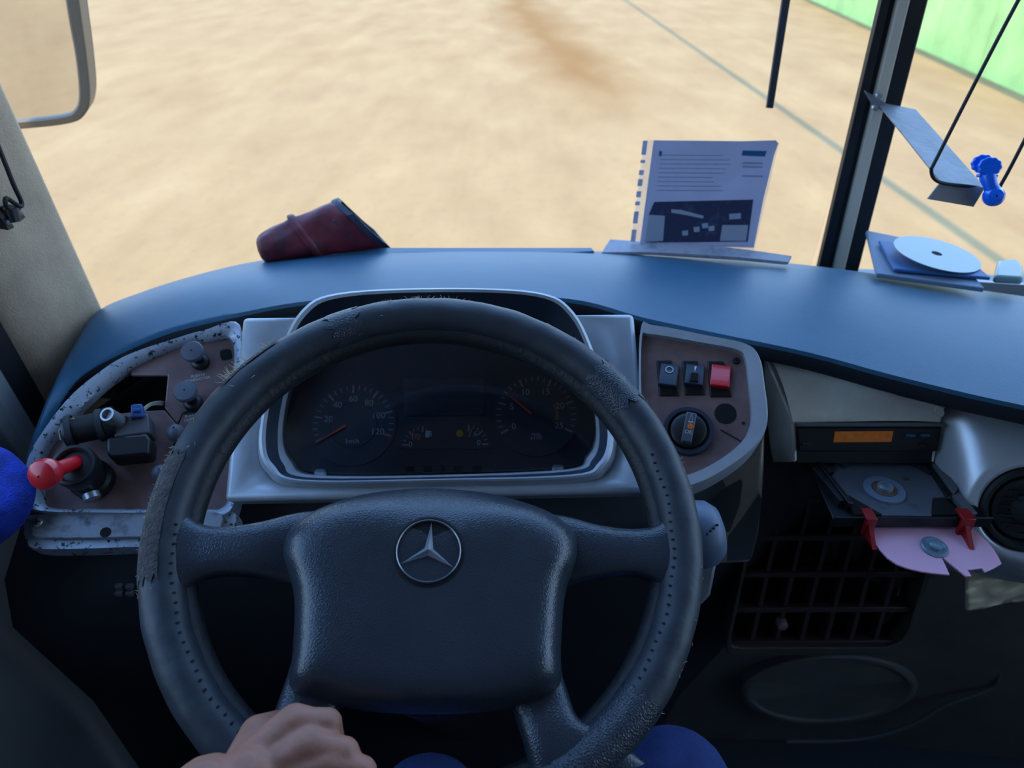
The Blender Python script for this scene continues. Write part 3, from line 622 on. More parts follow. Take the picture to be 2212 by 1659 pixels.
# ------------------------------------------------------------------ curved column under the switch panel
CM = Frame(atD(1560, 1120, .93), rotz(Vector((0, -.88, .475)), -18))
mb = MB(); outl = [CM.l(u, v)[:2] for u, v in ((1480, 1050), (1560, 1020), (1625, 975), (1652, 930), (1650, 1010), (1646, 1080), (1638, 1150), (1622, 1216), (1570, 1218), (1520, 1222), (1470, 1225), (1440, 1120))]
mb.prism(CM, outl, -.03, 0); cm = mb.build('column_cover', 'column', dash, bevel=.006, seg=3)
for tri in (((1500, 1078), (1552, 1062), (1600, 1036), (1604, 1042), (1598, 1090), (1576, 1148), (1530, 1150), (1500, 1130)), ((1640, 1066), (1646, 1078), (1636, 1146), (1622, 1208), (1570, 1212), (1572, 1160), (1604, 1118))):
    mb = MB(); mb.prism(CM, [CM.l(u, v)[:2] for u, v in tri], -.004, .0012); mb.build('dark_inlay', 'inlay', cm)
# ------------------------------------------------------------------ radio housing, radio and its open disc mechanism
RF = Frame(V(0, .735, -.53), Vector((0, -.94, .34)), Vector((1, 0, 0)))
pod = thing('radio_housing', 'silver housing pod around the radio right of switch panel', 'housing', RF.p(1868, 1000, -.02))
front = [RF.p(u, v, .004) for u, v in ((1700, 912), (1712, 905), (2030, 903), (2040, 915), (2022, 1000), (1705, 1004))]
backp = [atZ(1640, 770, -.462), atZ(1652, 756, -.450), atZ(1850, 824, -.455), atZ(2044, 880, -.462)]
mb = MB()
rowA = [atZ(1652, 754, -.452), atZ(1700, 768, -.452), atZ(1760, 790, -.454), atZ(1850, 826, -.457), atZ(1950, 858, -.460), atZ(2040, 880, -.466)]
rowC = [RF.p(u, v, .006) for u, v in ((1712, 908), (1770, 905), (1840, 904), (1910, 903), (1980, 903), (2032, 905))]
rws = []
for t in (0, .2, .4, .6, .8, .93, 1):
    r_ = []
    for a_, c_ in zip(rowA, rowC):
        p = a_.lerp(c_, t); p.z += .010*math.sin(math.pi*min(1, t*1.0))**1; r_.append(p)
    rws.append(r_)
rws.append([p+RF.n*-.001-RF.ey*.004 for p in rowC])
mb.loft(rws, False); mb.build('top_shell', 'champagne', pod, ang=60)
sl = [rowA[0]+Vector((-.002, 0, -.004)), rowC[0], RF.p(1716, 1000, .004), RF.p(1664, 1000, -.06), RF.p(1652, 880, -.10)]
mb = MB(); mb.loft([sl, [p+Vector((.014, .01, 0)) for p in sl]], True, True, True); mb.build('side_cheek', 'champagne', pod, bevel=.003)
sr = [rowA[-1]+Vector((.002, 0, -.004)), rowC[-1], RF.p(2016, 1000, .004), RF.p(2026, 1004, -.06), RF.p(2042, 900, -.08)]
mb = MB(); mb.loft([sr, [p+Vector((-.006, .01, 0)) for p in sr]], True, True, True); mb.build('side_cheek', 'champagne', pod, bevel=.002)
rad = thing('radio', 'black radio with amber display and opened disc tray', 'radio', RF.p(1868, 996, -.02))
fp = RF.ls(((1714, 914), (2030, 914), (2016, 1000), (1720, 1000)))
mb = MB(); mb.prism(RF, fp, -.10, .002); mb.build('chassis', 'black', rad, bevel=.001)
mb = MB(); mb.prism(RF, RF.ls(((1714, 910), (2032, 910), (2031, 918), (1715, 918))), -.002, .010); mb.build('top_edge', 'grey', rad, bevel=.0015)
mb = MB(); mb.prism(RF, RF.ls(((1716, 919), (2028, 919), (2020, 972), (1720, 972))), .000, .008); fpl = mb.build('faceplate', 'black', rad, bevel=.002)
mb = MB(); mb.prism(RF, RF.ls(((1803, 932), (1929, 931), (1925, 954), (1800, 955)), .008), .006, .0088); mb.build('display', 'amber', fpl)
for q in ((1956, 937, 1976, 943), (1988, 937, 2008, 943)):
    mb = MB(); mb.prism(RF, RF.ls(((q[0], q[1]), (q[2], q[1]), (q[2]-1, q[3]), (q[0]-1, q[3])), .008), .006, .0105); mb.build('button', 'blue_btn', fpl, bevel=.0007)
for q in ((1984, 958, 2000, 965), (1732, 955, 1748, 962)):
    mb = MB(); mb.prism(RF, RF.ls(((q[0], q[1]), (q[2], q[1]), (q[2], q[3]), (q[0], q[3])), .008), .006, .0095); mb.build('button', 'dark', fpl, bevel=.0007)
# tray lies level, drawn out towards the driver
TZ = -.575
TF = Frame(V(.43, .62, TZ), Vector((0, -.03, 1)), Vector((1, 0, 0)))
tl = TF.ls(((1748, 984), (1990, 982), (2140, 1117), (2104, 1118), (2060, 1080), (1955, 1075), (1948, 1117), (1905, 1117), (1828, 1074), (1818, 1084), (1846, 1117), (1802, 1117)))
mb = MB(); tl = TF.ls(((1742, 982), (1996, 980), (2143, 1116), (1802, 1116))); mb.prism(TF, tl, -.010, -.004); tr = mb.build('disc_tray', 'black', rad, bevel=.001)
mb = MB(); mb.prism(TF, TF.ls(((1765, 990), (1985, 988), (2072, 1078), (2016, 1076), (2013, 1114), (1905, 1114), (1828, 1074), (1800, 1060))), -.004, .0005); mb.build('tray_deck', 'deck', tr, bevel=.001)
a, b, _ = TF.l(1914, 1046); MB().lathe(TF, a, b, [(.078, .0005), (.078, .004), (.080, .004), (.080, .0005)], 64).build('disc_well', 'black', tr) if False else None
arc = []
for k in range(25):
    t = R(20+140*k/24); arc.append((a+.062*math.cos(t), b-.002+.052*math.sin(t)))
mb = MB(); mb.loft([[TF.w(x, y, c) for x, y in arc] for c in (.0, .005)] + [[TF.w(a+(x-a)*1.06, b+(y-b)*1.06, c) for x, y in arc] for c in (.005, .0)], False); mb.build('well_wall', 'dark', tr)
a, b, _ = TF.l(1911, 1055, .004)
hubm = MB().lathe(TF, a, b, [(.0235, 0), (.0235, .003), (.022, .004), (.0145, .004), (.0140, .0025)], 40).build('turntable', 'sleeve', tr)
MB().lathe(TF, a, b, [(.0142, .0025), (.0138, .0045), (.009, .0045)], 32).build('metal_ring', 'copper', hubm)
MB().lathe(TF, a, b, [(.009, .003), (.0088, .0085), (.007, .010), (.005, .010), (.0045, .008), (.0005, .008)], 28).build('spindle', 'disc', hubm)
for u, v in ((1826, 1011), (1957, 1037), (1910, 1095), (1974, 1095), (1772, 998)): 
    a2, b2, _ = TF.l(u, v); MB().lathe(TF, a2, b2, [(.0042, 0), (.004, .0018), (.0005, .002)], 14).build('screw', 'chrome', tr)
def bar(mb, q, c0, c1): return mb.prism(TF, TF.ls(q), c0, c1)
mb = MB(); bar(mb, ((1722, 980), (1740, 980), (1830, 1088), (1812, 1090)), -.006, .006); rl = mb.build('rail', 'dark', tr, bevel=.001)
mb = MB(); bar(mb, ((1742, 984), (1750, 984), (1840, 1098), (1830, 1100)), -.004, .009); mb.build('rail_guide', 'black', rl, bevel=.001)
mb = MB(); bar(mb, ((1992, 982), (2012, 980), (2066, 1062), (2058, 1074)), -.004, .006); rl2 = mb.build('rail', 'grey', tr, bevel=.001)
mb = MB(); bar(mb, ((1984, 986), (1992, 984), (2056, 1072), (2046, 1080)), -.004, .003); mb.build('rail_guide', 'black', rl2, bevel=.001)
mb = MB(); bar(mb, ((2056, 1074), (2068, 1066), (2110, 1112), (2090, 1114)), -.004, .003); mb.build('rail_end', 'grey', rl2, bevel=.0006)
for q in (((1712, 978), (1742, 976), (1750, 992), (1722, 994)), ((1988, 974), (2014, 974), (2020, 994), (1996, 996))):
    mb = MB(); bar(mb, q, .003, .011); mb.build('rail_bracket', 'steel', tr, bevel=.001)
mb = MB(); bar(mb, ((1868, 984), (1890, 984), (1892, 998), (1874, 998)), .0, .008); mb.build('red_latch', 'red_dark', tr, bevel=.001)
for q in (((1822, 1078), (1833, 1072), (1905, 1113), (1848, 1114)), ((2016, 1078), (2040, 1076), (2060, 1098), (2076, 1113), (2013, 1113))):
    mb = MB(); bar(mb, q, -.003, .0015); mb.build('tray_cutout', 'void', tr)
# front lip
a0 = TF.l(1802, 1117)[0]; a1 = TF.l(2143, 1117)[0]; b0 = TF.l(1950, 1117)[1]
mb = MB(); mb.box(TF, a0, a1, b0-.003, b0, -.013, .0015); mb.build('tray_front', 'black', tr, bevel=.0006)
# pink lid hanging off the front, clamp puck in its middle
LF = Frame(TF.w((a0+a1)/2, b0-.01, -.020), Vector((0, -.14, 1)), Vector((1, 0, 0)))
lo_ = ((1870, 1140), (1878, 1155), (1888, 1172), (1900, 1187), (1916, 1205), (1936, 1219), (1960, 1228), (1990, 1235), (2020, 1239), (2051, 1242), (2032, 1201), (2058, 1222), (2086, 1245), (2098, 1245), (2089, 1231), (2121, 1228), (2128, 1236), (2146, 1228), (2163, 1218), (2156, 1203), (2146, 1187), (2132, 1170), (2114, 1154), (2100, 1140))
mb = MB(); mb.prism(LF, LF.ls(lo_), -.0014, .0006); ldp = mb.build('disc_lid', 'pink', tr, label='pink plastic lid flap')
a2, b2, _ = LF.l(2018, 1182, .001); pk = MB().lathe(LF, a2, b2, [(.0145, .0006), (.0145, .002), (.012, .003), (.010, .0022), (.0075, .0024), (.007, .0065), (.005, .0075), (.0005, .0075)], 32).build('clamp_puck', 'disc', ldp)
for us in ((1863, 1886), (2068, 2096)):
    (x0, y0, _), (x1, y1, _) = TF.l(us[0], 1112, .001), TF.l(us[1], 1112, .001)
    mb = MB(); mb.box(TF, x0, x1, b0-.006, b0+.010, .001, .005); mb.box(TF, x0, x1, b0-.009, b0-.004, -.020, .005); hg = mb.build('hinge', 'red_dark', ldp, bevel=.0008)
    mb = MB(); sgn = 1
    for xx in ((x0+x1)/2-.002,):
        P = [(b0-.008, -.004), (b0-.008, -.022), (b0-.030, -.021)]
        mb.loft([[TF.w(xx, p[0], p[1]) for p in P], [TF.w(xx+.005, p[0], p[1]) for p in P]], True, True, True)
    mb.build('hinge_rib', 'red_dark', hg)
# ------------------------------------------------------------------ round air vent at the right edge
RVn = Vector((-.22, -.90, .38)); RV = Frame(atD(2215, 1098, .86), RVn)
rv = thing('round_vent', 'silver domed housing with dark round air vent at right edge', 'air vent', RV.w(0, -.1, -.05))
rings = []
for k in range(48):
    pass
def sq(r, e, c, dx=0, dy=0, n=48):
    out = []
    for k in range(n):
        t = 2*math.pi*k/n; x, y = math.cos(t), math.sin(t); m_ = (abs(x)**e+abs(y)**e)**(-1/e); out.append(RV.w(dx+r*x*m_, dy+r*y*m_, c))
    return out
MB().loft([sq(.150, 6, -.10, .045, .030), sq(.140, 6, -.055, .045, .030), sq(.115, 4, -.030, .03, .020), sq(.085, 2.6, -.012, .012, .006), sq(.066, 2, .006), sq(.058, 2, .009), sq(.052, 2, .008), sq(.048, 2, -.004)], True).build('dome', 'dome', rv, ang=80)
MB().lathe(RV, 0, 0, [(.050, -.006), (.050, .008), (.047, .011), (.043, .011), (.040, .004), (.040, -.004)], 44).build('bezel_ring', 'rubber', rv)
MB().lathe(RV, 0, 0, [(.041, -.006), (.036, .003), (.030, .004), (.029, .000), (.018, .000), (.017, .004), (.010, .007), (.001, .008)], 40).build('vent_ball', 'dark', rv)
for k in range(5):
    mb = MB(); y = -.02+.01*k; h_ = math.sqrt(max(0, .031**2-y*y)); mb.box(RV, -h_, h_, y-.001, y+.001, .001, .0065); mb.build('fin', 'black', rv)
# ------------------------------------------------------------------ heater grille
VG = Frame(V(.40, .775, -.82), Vector((-.03, -.985, .17)), Vector((1, -.03, 0)))
vg = thing('heater_grille', 'dark heater grille with dull red bars below the radio', 'grille', VG.w(0, -.22, -.02))
TLc, TRc, BRc, BLc = (1660, 985), (2070, 985), (1945, 1398), (1572, 1400)
def gq(s_, t): # s across 0..1, t down 0..1
    a0, b0_ = VG.l(*TLc)[:2]; a1, b1_ = VG.l(*TRc)[:2]; a2, b2_ = VG.l(*BRc)[:2]; a3, b3_ = VG.l(*BLc)[:2]
    return ((a0*(1-s_)+a1*s_)*(1-t)+(a3*(1-s_)+a2*s_)*t, (b0_*(1-s_)+b1_*s_)*(1-t)+(b3_*(1-s_)+b2_*s_)*t)
mb = MB(); mb.prism(VG, [gq(0, 0), gq(1, 0), gq(1, 1), gq(0, 1)], -.05, -.045); mb.build('backing', 'void', vg)
fro = [(-.02, 0), (1.03, 0), (1.03, .9), (1.0, 1.0), (.92, 1.03), (.06, 1.035), (0, 1.02), (-.022, .96)]; fri = [(0, .01), (1, .01), (1, .88), (.98, .955), (.91, .985), (.07, .985), (.015, .975), (0, .93)]
MB().loft([[VG.w(*gq(*p), -.04) for p in fro], [VG.w(*gq(*p), .006) for p in fro], [VG.w(*gq(*p), .006) for p in fri], [VG.w(*gq(*p), -.04) for p in fri]], True).build('frame', 'grille_frame', vg, bevel=.002)
mat('bar', (56, 36, 38), .55)
for k in range(1, 7):
    (x0, y0), (x1, y1) = gq(k/7, .01), gq(k/7, .985); mb = MB(); mb.prism(VG, [(x0-.003, y0), (x0+.003, y0), (x1+.003, y1), (x1-.003, y1)], -.030, -.004); mb.build('vertical_bar', 'bar', vg)
for k in range(0, 6):
    t = .02+.96*k/5; (x0, y0), (x1, y1) = gq(0, t), gq(1, t); mb = MB(); mb.prism(VG, [(x0, y0-.0045), (x1, y1-.0045), (x1, y1+.0045), (x0, y0+.0045)], -.028, -.001); mb.build('horizontal_bar', 'bar', vg, bevel=.001)
a, b, _ = VG.l(1690, 1350); MB().lathe(VG, a, b, [(.008, -.010), (.008, .002), (.006, .005), (.001, .006)], 20).build('adjuster', 'wood', vg)
# lower console skin right of and below the grille, with an oval speaker cover and a curved pocket edge
mb = MB()
MB().loft([[V(.17, .84, -.99), V(.62, .80, -.66), V(.95, .72, -.66)], [V(.17, .84, -1.06), V(.66, .80, -.80), V(.98, .72, -.80)], [V(.17, .83, -1.30), V(.66, .80, -1.0), V(.98, .74, -1.0)], [V(.17, .83, -1.31), V(.66, .82, -1.30), V(.98, .78, -1.30)]], False).build('console_skin', 'console', dash, ang=60)
LC = Frame(V(.4, .80, -1.1), Vector((0, -1, .05)))
a, b, _ = LC.l(1790, 1490); mb = MB(); 
MB().lathe(LC, a, b, [(.150, -.06), (.150, .002), (.145, .005), (.135, .005), (.130, .001), (.001, .001)], 48, 1, .58).build('oval_cover', 'console', dash)
mb = MB(); mb.tube([Vector(p) for p in crom([tuple(LC.p(u, v, .02)) for u, v in ((1700, 1602), (1850, 1598), (1960, 1570), (2040, 1525), (2110, 1500), (2150, 1480), (2160, 1440))], 6, False)], .003, 8); mb.build('pocket_edge', 'edge', dash)
# crumpled plastic bag tucked under the round vent
mb = MB(); bg_ = []
rnd = random.Random(3)
for i in range(13):
    row = []
    for j in range(13):
        u = 2085+i*20; v = 1318-i*3.5-(j/12)*(86+i*1.5)
        row.append(atY(u, v, .70+rnd.uniform(-.010, .010)-.018*math.sin(math.pi*j/12)))
    bg_.append(row)
mb.loft(bg_, False); pb = mb.build('plastic_bag', 'translucent', sub=1); sol = pb.modifiers.new('solid', 'SOLIDIFY'); sol.thickness = .002
tag(pb, 'crumpled pale plastic bag tucked below the round vent', 'plastic bag')
#SECTION wheel
# ------------------------------------------------------------------ steering wheel
tW, rW = .505, .086
nW = Vector((math.sin(rW), -math.sin(tW), math.cos(tW))).normalized()
WC = V(-.069, .472, -.439); exW = Vector((0, 1, 0)).cross(nW).normalized()
W = Frame(WC, nW, exW)
RR, TR = .217, .018
wh = thing('steering_wheel', 'large black leather-covered steering wheel with worn patched rim', 'steering wheel', WC - nW*.09)
def rimring(a, rr=RR, tr=TR, n=22, off=(0, 0), wob=0):
    ca, sa = math.cos(a), math.sin(a); out = []
    for k in range(n):
        t = 2*math.pi*k/n; r_ = tr*(1+wob*(math.sin(9*a+3*t)*.35+math.sin(23*a+5*t)*.3+math.sin(41*a-2*t)*.35))
        out.append(W.w((rr+off[0]+r_*math.cos(t))*ca, (rr+off[0]+r_*math.cos(t))*sa, off[1]+r_*math.sin(t)))
    return out
N_ = 160
def arc_tube(a0, a1, n, **k): return [rimring(R(a0+(a1-a0)*i/n), **k) for i in range(n+1)]
lp = [rimring(2*math.pi*i/N_, wob=.035) for i in range(N_)]; lp.append(lp[0])
rim = MB().loft(lp, True).build('rim_cover', 'leather', wh, ang=80)
lp = [rimring(2*math.pi*i/N_, rr=RR-.012, tr=.0125, n=14, off=(0, -.009)) for i in range(N_)]; lp.append(lp[0])
MB().loft(lp, True).build('rim_core', 'core', wh, ang=80)
def ang(u, v): a, b, _ = W.l(u, v, .01); return math.degrees(math.atan2(b, a))
def patch(u0, v0, u1, v1, m='snake', t0=-30, t1=170, name='patch'):
    a0, a1 = ang(u0, v0), ang(u1, v1)
    if a1-a0 > 180: a0 += 360
    if a0-a1 > 180: a1 += 360
    if a1 < a0: a0, a1 = a1, a0
    n = max(6, int((a1-a0)/2)); lpp = []
    for i in range(n+1):
        a = R(a0+(a1-a0)*i/n); row = []
        ca, sa = math.cos(a), math.sin(a)
        for k in range(15):
            t = R(t0+(t1-t0)*k/14); jag = R(1.2)*math.sin(k*2.3)*(1 if i in (0, n) else 0); r_ = TR*1.045
            ca, sa = math.cos(a+jag), math.sin(a+jag); row.append(W.w((RR+r_*math.cos(t))*ca, (RR+r_*math.cos(t))*sa, r_*math.sin(t)))
        lpp.append(row)
    return MB().loft(lpp, False).build(name, m, rim, ang=80)
patch(700, 690, 768, 672); patch(1300, 790, 1378, 866)
patch(1395, 1510, 1180, 1640)
patch(395, 985, 318, 1260, 'worn', -20, 95, 'worn_area')
patch(600, 745, 500, 850, 'worn', 5, 60, 'worn_area')
# lacing holes along the inner face of the cover, frayed threads
def hole_row(a0, a1, n, mb):
    for i in range(n):
        a = R(a0+(a1-a0)*i/(n-1)); t = R(128+3*math.sin(i)); 
        for s_ in (0,):
            c = (RR+TR*1.02*math.cos(t)); z = TR*1.02*math.sin(t); P = W.w(c*math.cos(a), c*math.sin(a), z)
            T1 = Vector(W.ex*-math.sin(a)+W.ey*math.cos(a)); rd = W.ex*math.cos(a)+W.ey*math.sin(a); nn = rd*math.cos(t)+W.n*math.sin(t); T2 = nn.cross(T1)
            mb.loft([[P+nn*h+(T1*math.cos(q)*.0010+T2*math.sin(q)*.0016) for q in [2*math.pi*k/6 for k in range(6)]] for h in (-.0015, .0003)], True, False, True)
mb = MB(); hole_row(185, 236, 24, mb); hole_row(-42, 22, 30, mb); mb.build('lacing_holes', 'void', rim, kind='stuff')
mb = MB(); rnd = random.Random(5)
for k in range(120):
    sel = rnd.random()
    if sel < .35: a = R(rnd.uniform(136, 152))
    elif sel < .6: a = R(rnd.uniform(155, 200))
    elif sel < .8: a = R(rnd.uniform(85, 110))
    else: a = R(rnd.uniform(-40, 70))
    t = R(rnd.uniform(15, 62)) if rnd.random() < .93 else R(rnd.uniform(70, 110)); c = RR+TR*math.cos(t); P = W.w(c*math.cos(a), c*math.sin(a), TR*math.sin(t))
    rd = W.ex*math.cos(a)+W.ey*math.sin(a); nn = rd*math.cos(t)+W.n*math.sin(t); T1 = -W.ex*math.sin(a)+W.ey*math.cos(a); L_ = rnd.uniform(.0015, .0085 if sel < .35 else .004)
    d = (nn*rnd.uniform(.15, .8)+T1*rnd.uniform(-1, 1)).normalized(); e = Vector((rnd.uniform(-1, 1), rnd.uniform(-1, 1), rnd.uniform(-1, 1)))*.35
    mb.tube([P-nn*.0003, P+d*L_*.5, P+(d+e).normalized()*L_], [.00022, .0002, .0001], 4)
for k in range(75):
    (u_, v_, sp_a, Lm) = ((520, 800, 3.5, .011), (505, 820, 2, .012), (925, 640, 5, .004), (360, 1010, 5, .004), (345, 1080, 4, .004))[k % 5]
    a = R(ang(u_, v_)+rnd.uniform(-sp_a, sp_a)); t = R(rnd.uniform(20, 60)); c = RR+TR*math.cos(t); P = W.w(c*math.cos(a), c*math.sin(a), TR*math.sin(t))
    rd = W.ex*math.cos(a)+W.ey*math.sin(a); nn = rd*math.cos(t)+W.n*math.sin(t); T1 = -W.ex*math.sin(a)+W.ey*math.cos(a); L_ = rnd.uniform(.3, 1)*Lm
    d = (nn*rnd.uniform(.3, .9)+T1*rnd.uniform(-.2, 1)).normalized(); e = Vector((rnd.uniform(-1, 1), rnd.uniform(-1, 1), rnd.uniform(-1, 1)))*.3
    mb.tube([P-nn*.0003, P+d*L_*.5, P+(d+e).normalized()*L_], [.00022, .0002, .0001], 4)
mb.build('frayed_threads', 'thread', rim, kind='stuff')
# hub pad: concentric rings of one outline, domed
ho = [(612, 1150), (640, 1117), (700, 1083), (800, 1055), (925, 1045), (1050, 1055), (1160, 1084), (1222, 1117), (1250, 1152), (1252, 1200), (1232, 1250), (1222, 1300), (1216, 1400), (1212, 1480), (1150, 1512), (1060, 1530), (925, 1536), (790, 1530), (690, 1512), (622, 1488), (627, 1400), (631, 1300), (622, 1245), (606, 1195)]
HC = W.l(922, 1270, .02)
hl = crom([W.l(u, v, .012)[:2] for u, v in ho], 5)
def hdome(q):
    out = []
    for a, b in hl:
        t = math.atan2(b-HC[1], a-HC[0]); e = 15-11*max(0, math.sin(t))**1.4
        out.append(W.w(HC[0]+(a-HC[0])*q, HC[1]+(b-HC[1])*q, .001+.029*(1-q**e)))
    return out
def hring(s_, c, sh=0): return [W.w(HC[0]+(a-HC[0])*s_, HC[1]+(b-HC[1])*s_, c) for a, b in hl]
MB().loft([hring(.96, -.035), hring(1.0, -.014)]+[hdome(q) for q in (1, .993, .98, .96, .93, .89, .84, .78, .7, .6, .48, .35, .2, .05)], True, True, True).build('hub_pad', 'pad', wh, ang=80)
mb = MB(); gl = [W.w(HC[0]+(a-HC[0])*.992, HC[1]+(b-HC[1])*.992, .0085) for a, b in hl]
# spokes
def spoke(pts, name='spoke'):
    loops_ = []
    pp = crom(pts, 5, False)
    for i, (u, v, hw, c, th) in enumerate(pp):
        a, b, _ = W.l(u, v, c); k0, k1 = max(0, i-1), min(len(pp)-1, i+1)
        A_ = W.l(pp[k0][0], pp[k0][1], c); B_ = W.l(pp[k1][0], pp[k1][1], c); tx, ty = B_[0]-A_[0], B_[1]-A_[1]; L_ = math.hypot(tx, ty); nx, ny = -ty/L_, tx/L_
        row = []
        for k in range(20):
            t = 2*math.pi*k/20; x = math.cos(t); y = math.sin(t); x = math.copysign(abs(x)**.7, x); y = math.copysign(abs(y)**.7, y)
            row.append(W.w(a+nx*hw*x, b+ny*hw*x, c+th*y))
        loops_.append(row)
    return MB().loft(loops_, True, True, True).build(name, 'pad', wh, ang=80)
spoke([(720, 1185, .034, -.014, .014), (640, 1186, .031, -.010, .014), (560, 1188, .023, -.004, .014), (480, 1192, .020, -.002, .013), (425, 1196, .026, -.002, .013), (378, 1200, .042, 0, .013)])
spoke([(1130, 1190, .034, -.014, .014), (1215, 1190, .031, -.010, .014), (1290, 1192, .023, -.004, .014), (1365, 1194, .020, -.002, .013), (1420, 1198, .026, -.002, .013), (1462, 1200, .042, 0, .013)])
spoke([(1140, 1440, .026, -.014, .012), (1165, 1510, .023, -.009, .014), (1195, 1590, .024, -.002, .015), (1240, 1660, .040, 0, .013), (1255, 1700, .055, 0, .010)])
spoke([(700, 1440, .026, -.014, .012), (672, 1510, .023, -.009, .014), (640, 1590, .024, -.002, .015), (590, 1660, .040, 0, .013), (575, 1700, .055, 0, .010)])
# three-pointed star in a ring
EC = W.l(926, 1190, .030); EF = Frame(W.w(EC[0], EC[1], .0297), (W.n*1+W.ey*.02), W.ex)
RE = .0262
em = MB().lathe(EF, 0, 0, [(RE*1.10, -.006), (RE*1.10, .0004), (RE*1.04, .0006), (RE*1.0, -.0006), (RE*.2, -.0006), (.0001, -.0006)], 56).build('emblem', 'black', wh)
MB().lathe(EF, 0, 0, [(RE*.985, -.001), (RE*.985, .0018), (RE*.965, .0024), (RE*.945, .0018), (RE*.945, -.001)], 56).build('emblem_ring', 'chrome', em)
mb = MB(); vs = []
for k in range(3):
    t = R(90+120*k); vs.append((RE*.93*math.cos(t), RE*.93*math.sin(t), .0006)); t2 = t+R(60); vs.append((RE*.15*math.cos(t2), RE*.15*math.sin(t2), .0004))
P6 = [EF.w(*v) for v in vs]; ctr = EF.w(0, 0, .0048); bot = [EF.w(v[0], v[1], -.001) for v in vs]
mb.add(P6+[ctr]+bot, [(i, (i+1) % 6, 6) for i in range(6)]+[(i, 7+i, 7+(i+1) % 6, (i+1) % 6) for i in range(6)])
mb.build('emblem_star', 'chrome', em, smooth=False)
# column behind the hub
mb = MB(); hb_ = W.w(HC[0], HC[1]-.01, -.03); cyl(mb, hb_, hb_-nW*.12-W.ey*.03, [(.046, 0), (.046, .4), (.044, 1)]); cyl(mb, hb_-nW*.10-W.ey*.03, hb_-nW*.12+Vector((0, .33, -.62)), [(.042, 0), (.040, 1)])
colm = mb.build('steering_column', 'black'); tag(colm, 'black steering column shroud behind the wheel hub', 'steering column')
# stalk at right
stk = thing('column_stalk', 'blue-grey control stalk end right of wheel rim', 'control stalk', atD(1400, 1230, .76))
A_ = atD(1290, 1190, .735); B_ = atD(1560, 1146, .735)
mb = MB(); cyl(mb, A_, B_, [(.010, 0), (.012, .4), (.022, .60), (.031, .70), (.034, .80), (.032, .90), (.024, .975), (.008, 1.01)], 28)
mat('stalk', (84, 98, 118), .5, bump=.1, bscale=500)
sk = mb.build('stalk_knob', 'stalk', stk)
fS = Frame(A_.lerp(B_, .86), Vector((0, -.75, .65)))
mb = MB()
for u, v in ((1524, 1154), (1532, 1147), (1539, 1141), (1547, 1134)):
    a, b, _ = fS.l(u, v, .0285); mb = MB().lathe(fS, a, b, [(.0011, .024), (.0011, .0336), (.0001, .0336)], 8); mb.build('dimple', 'void', sk)
mb = MB(); cyl(mb, A_.lerp(B_, .60), A_.lerp(B_, .68), [(.0235, 0), (.0305, 1)], 28, False); mb.build('stalk_band', 'dark', sk)
lo2 = [atD(1505, 1215, .75), atD(1551, 1212, .75), atD(1536, 1288, .75), atD(1512, 1312, .75), atD(1490, 1312, .75)]
mb = MB(); mb.loft([lo2, [p+Vector((0, .03, -.02)) for p in lo2]], True, True, True); mb.build('lower_shroud', 'grey', stk, bevel=.004)
#SECTION items
# ------------------------------------------------------------------ things on the dashboard
# red rolled pouch
ax0, ax1 = atY(568, 538, 1.04), atY(782, 484, 1.105); po_ = []
d = (ax1-ax0).normalized(); up_ = (Vector((0, 0, 1))-d*d.z).normalized(); sd_ = d.cross(up_)
for i in range(15):
    t = i/14; c = ax0.lerp(ax1, t); hu = .022+.024*t; hs = .020+.022*t
    bulge = 1+.05*math.sin(9*t)+(.10 if .40 < t < .50 else 0)
    row = []
    for k in range(28):
        a = 2*math.pi*k/28; wr = 1+.06*math.sin(3*a+6*t)+.035*math.sin(7*a-9*t)+.02*math.sin(11*a+14*t)
        off = d*(-.032*math.sin(a))*t
        row.append(c+(up_*math.sin(a)*hu+sd_*math.cos(a)*hs)*bulge*wr+off)
    po_.append(row)
pch = thing('pouch', 'dark red rolled leather pouch lying on dashboard top', 'pouch', ax0+Vector((.06, 0, -.04)))
cap_ = [ax0+(p-ax0)*.55-d*.008 for p in po_[0]]
MB().loft([cap_]+po_, True, True, False).build('roll', 'pouch', pch, sub=1)
last = po_[-1]; cen = ax1
MB().loft([[cen+(p-cen)*1.01-d*.006 for p in last], [cen+(p-cen)*1.03+d*.004 for p in last], [cen+(p-cen)*.90+d*.004 for p in last], [cen+(p-cen)*.86-d*.03 for p in last]], True, False, True).build('lining', 'pouch_edge', pch)
for tt in (6, 7):
    pass
bnd = po_[6]; c6 = ax0.lerp(ax1, 6/14); MB().loft([[c6+(p-c6)*1.0-d*.006 for p in bnd], [c6+(p-c6)*1.05-d*.003 for p in bnd], [c6+(p-c6)*1.05+d*.003 for p in bnd], [c6+(p-c6)*1.0+d*.006 for p in bnd]], True).build('strap', 'pouch', pch)
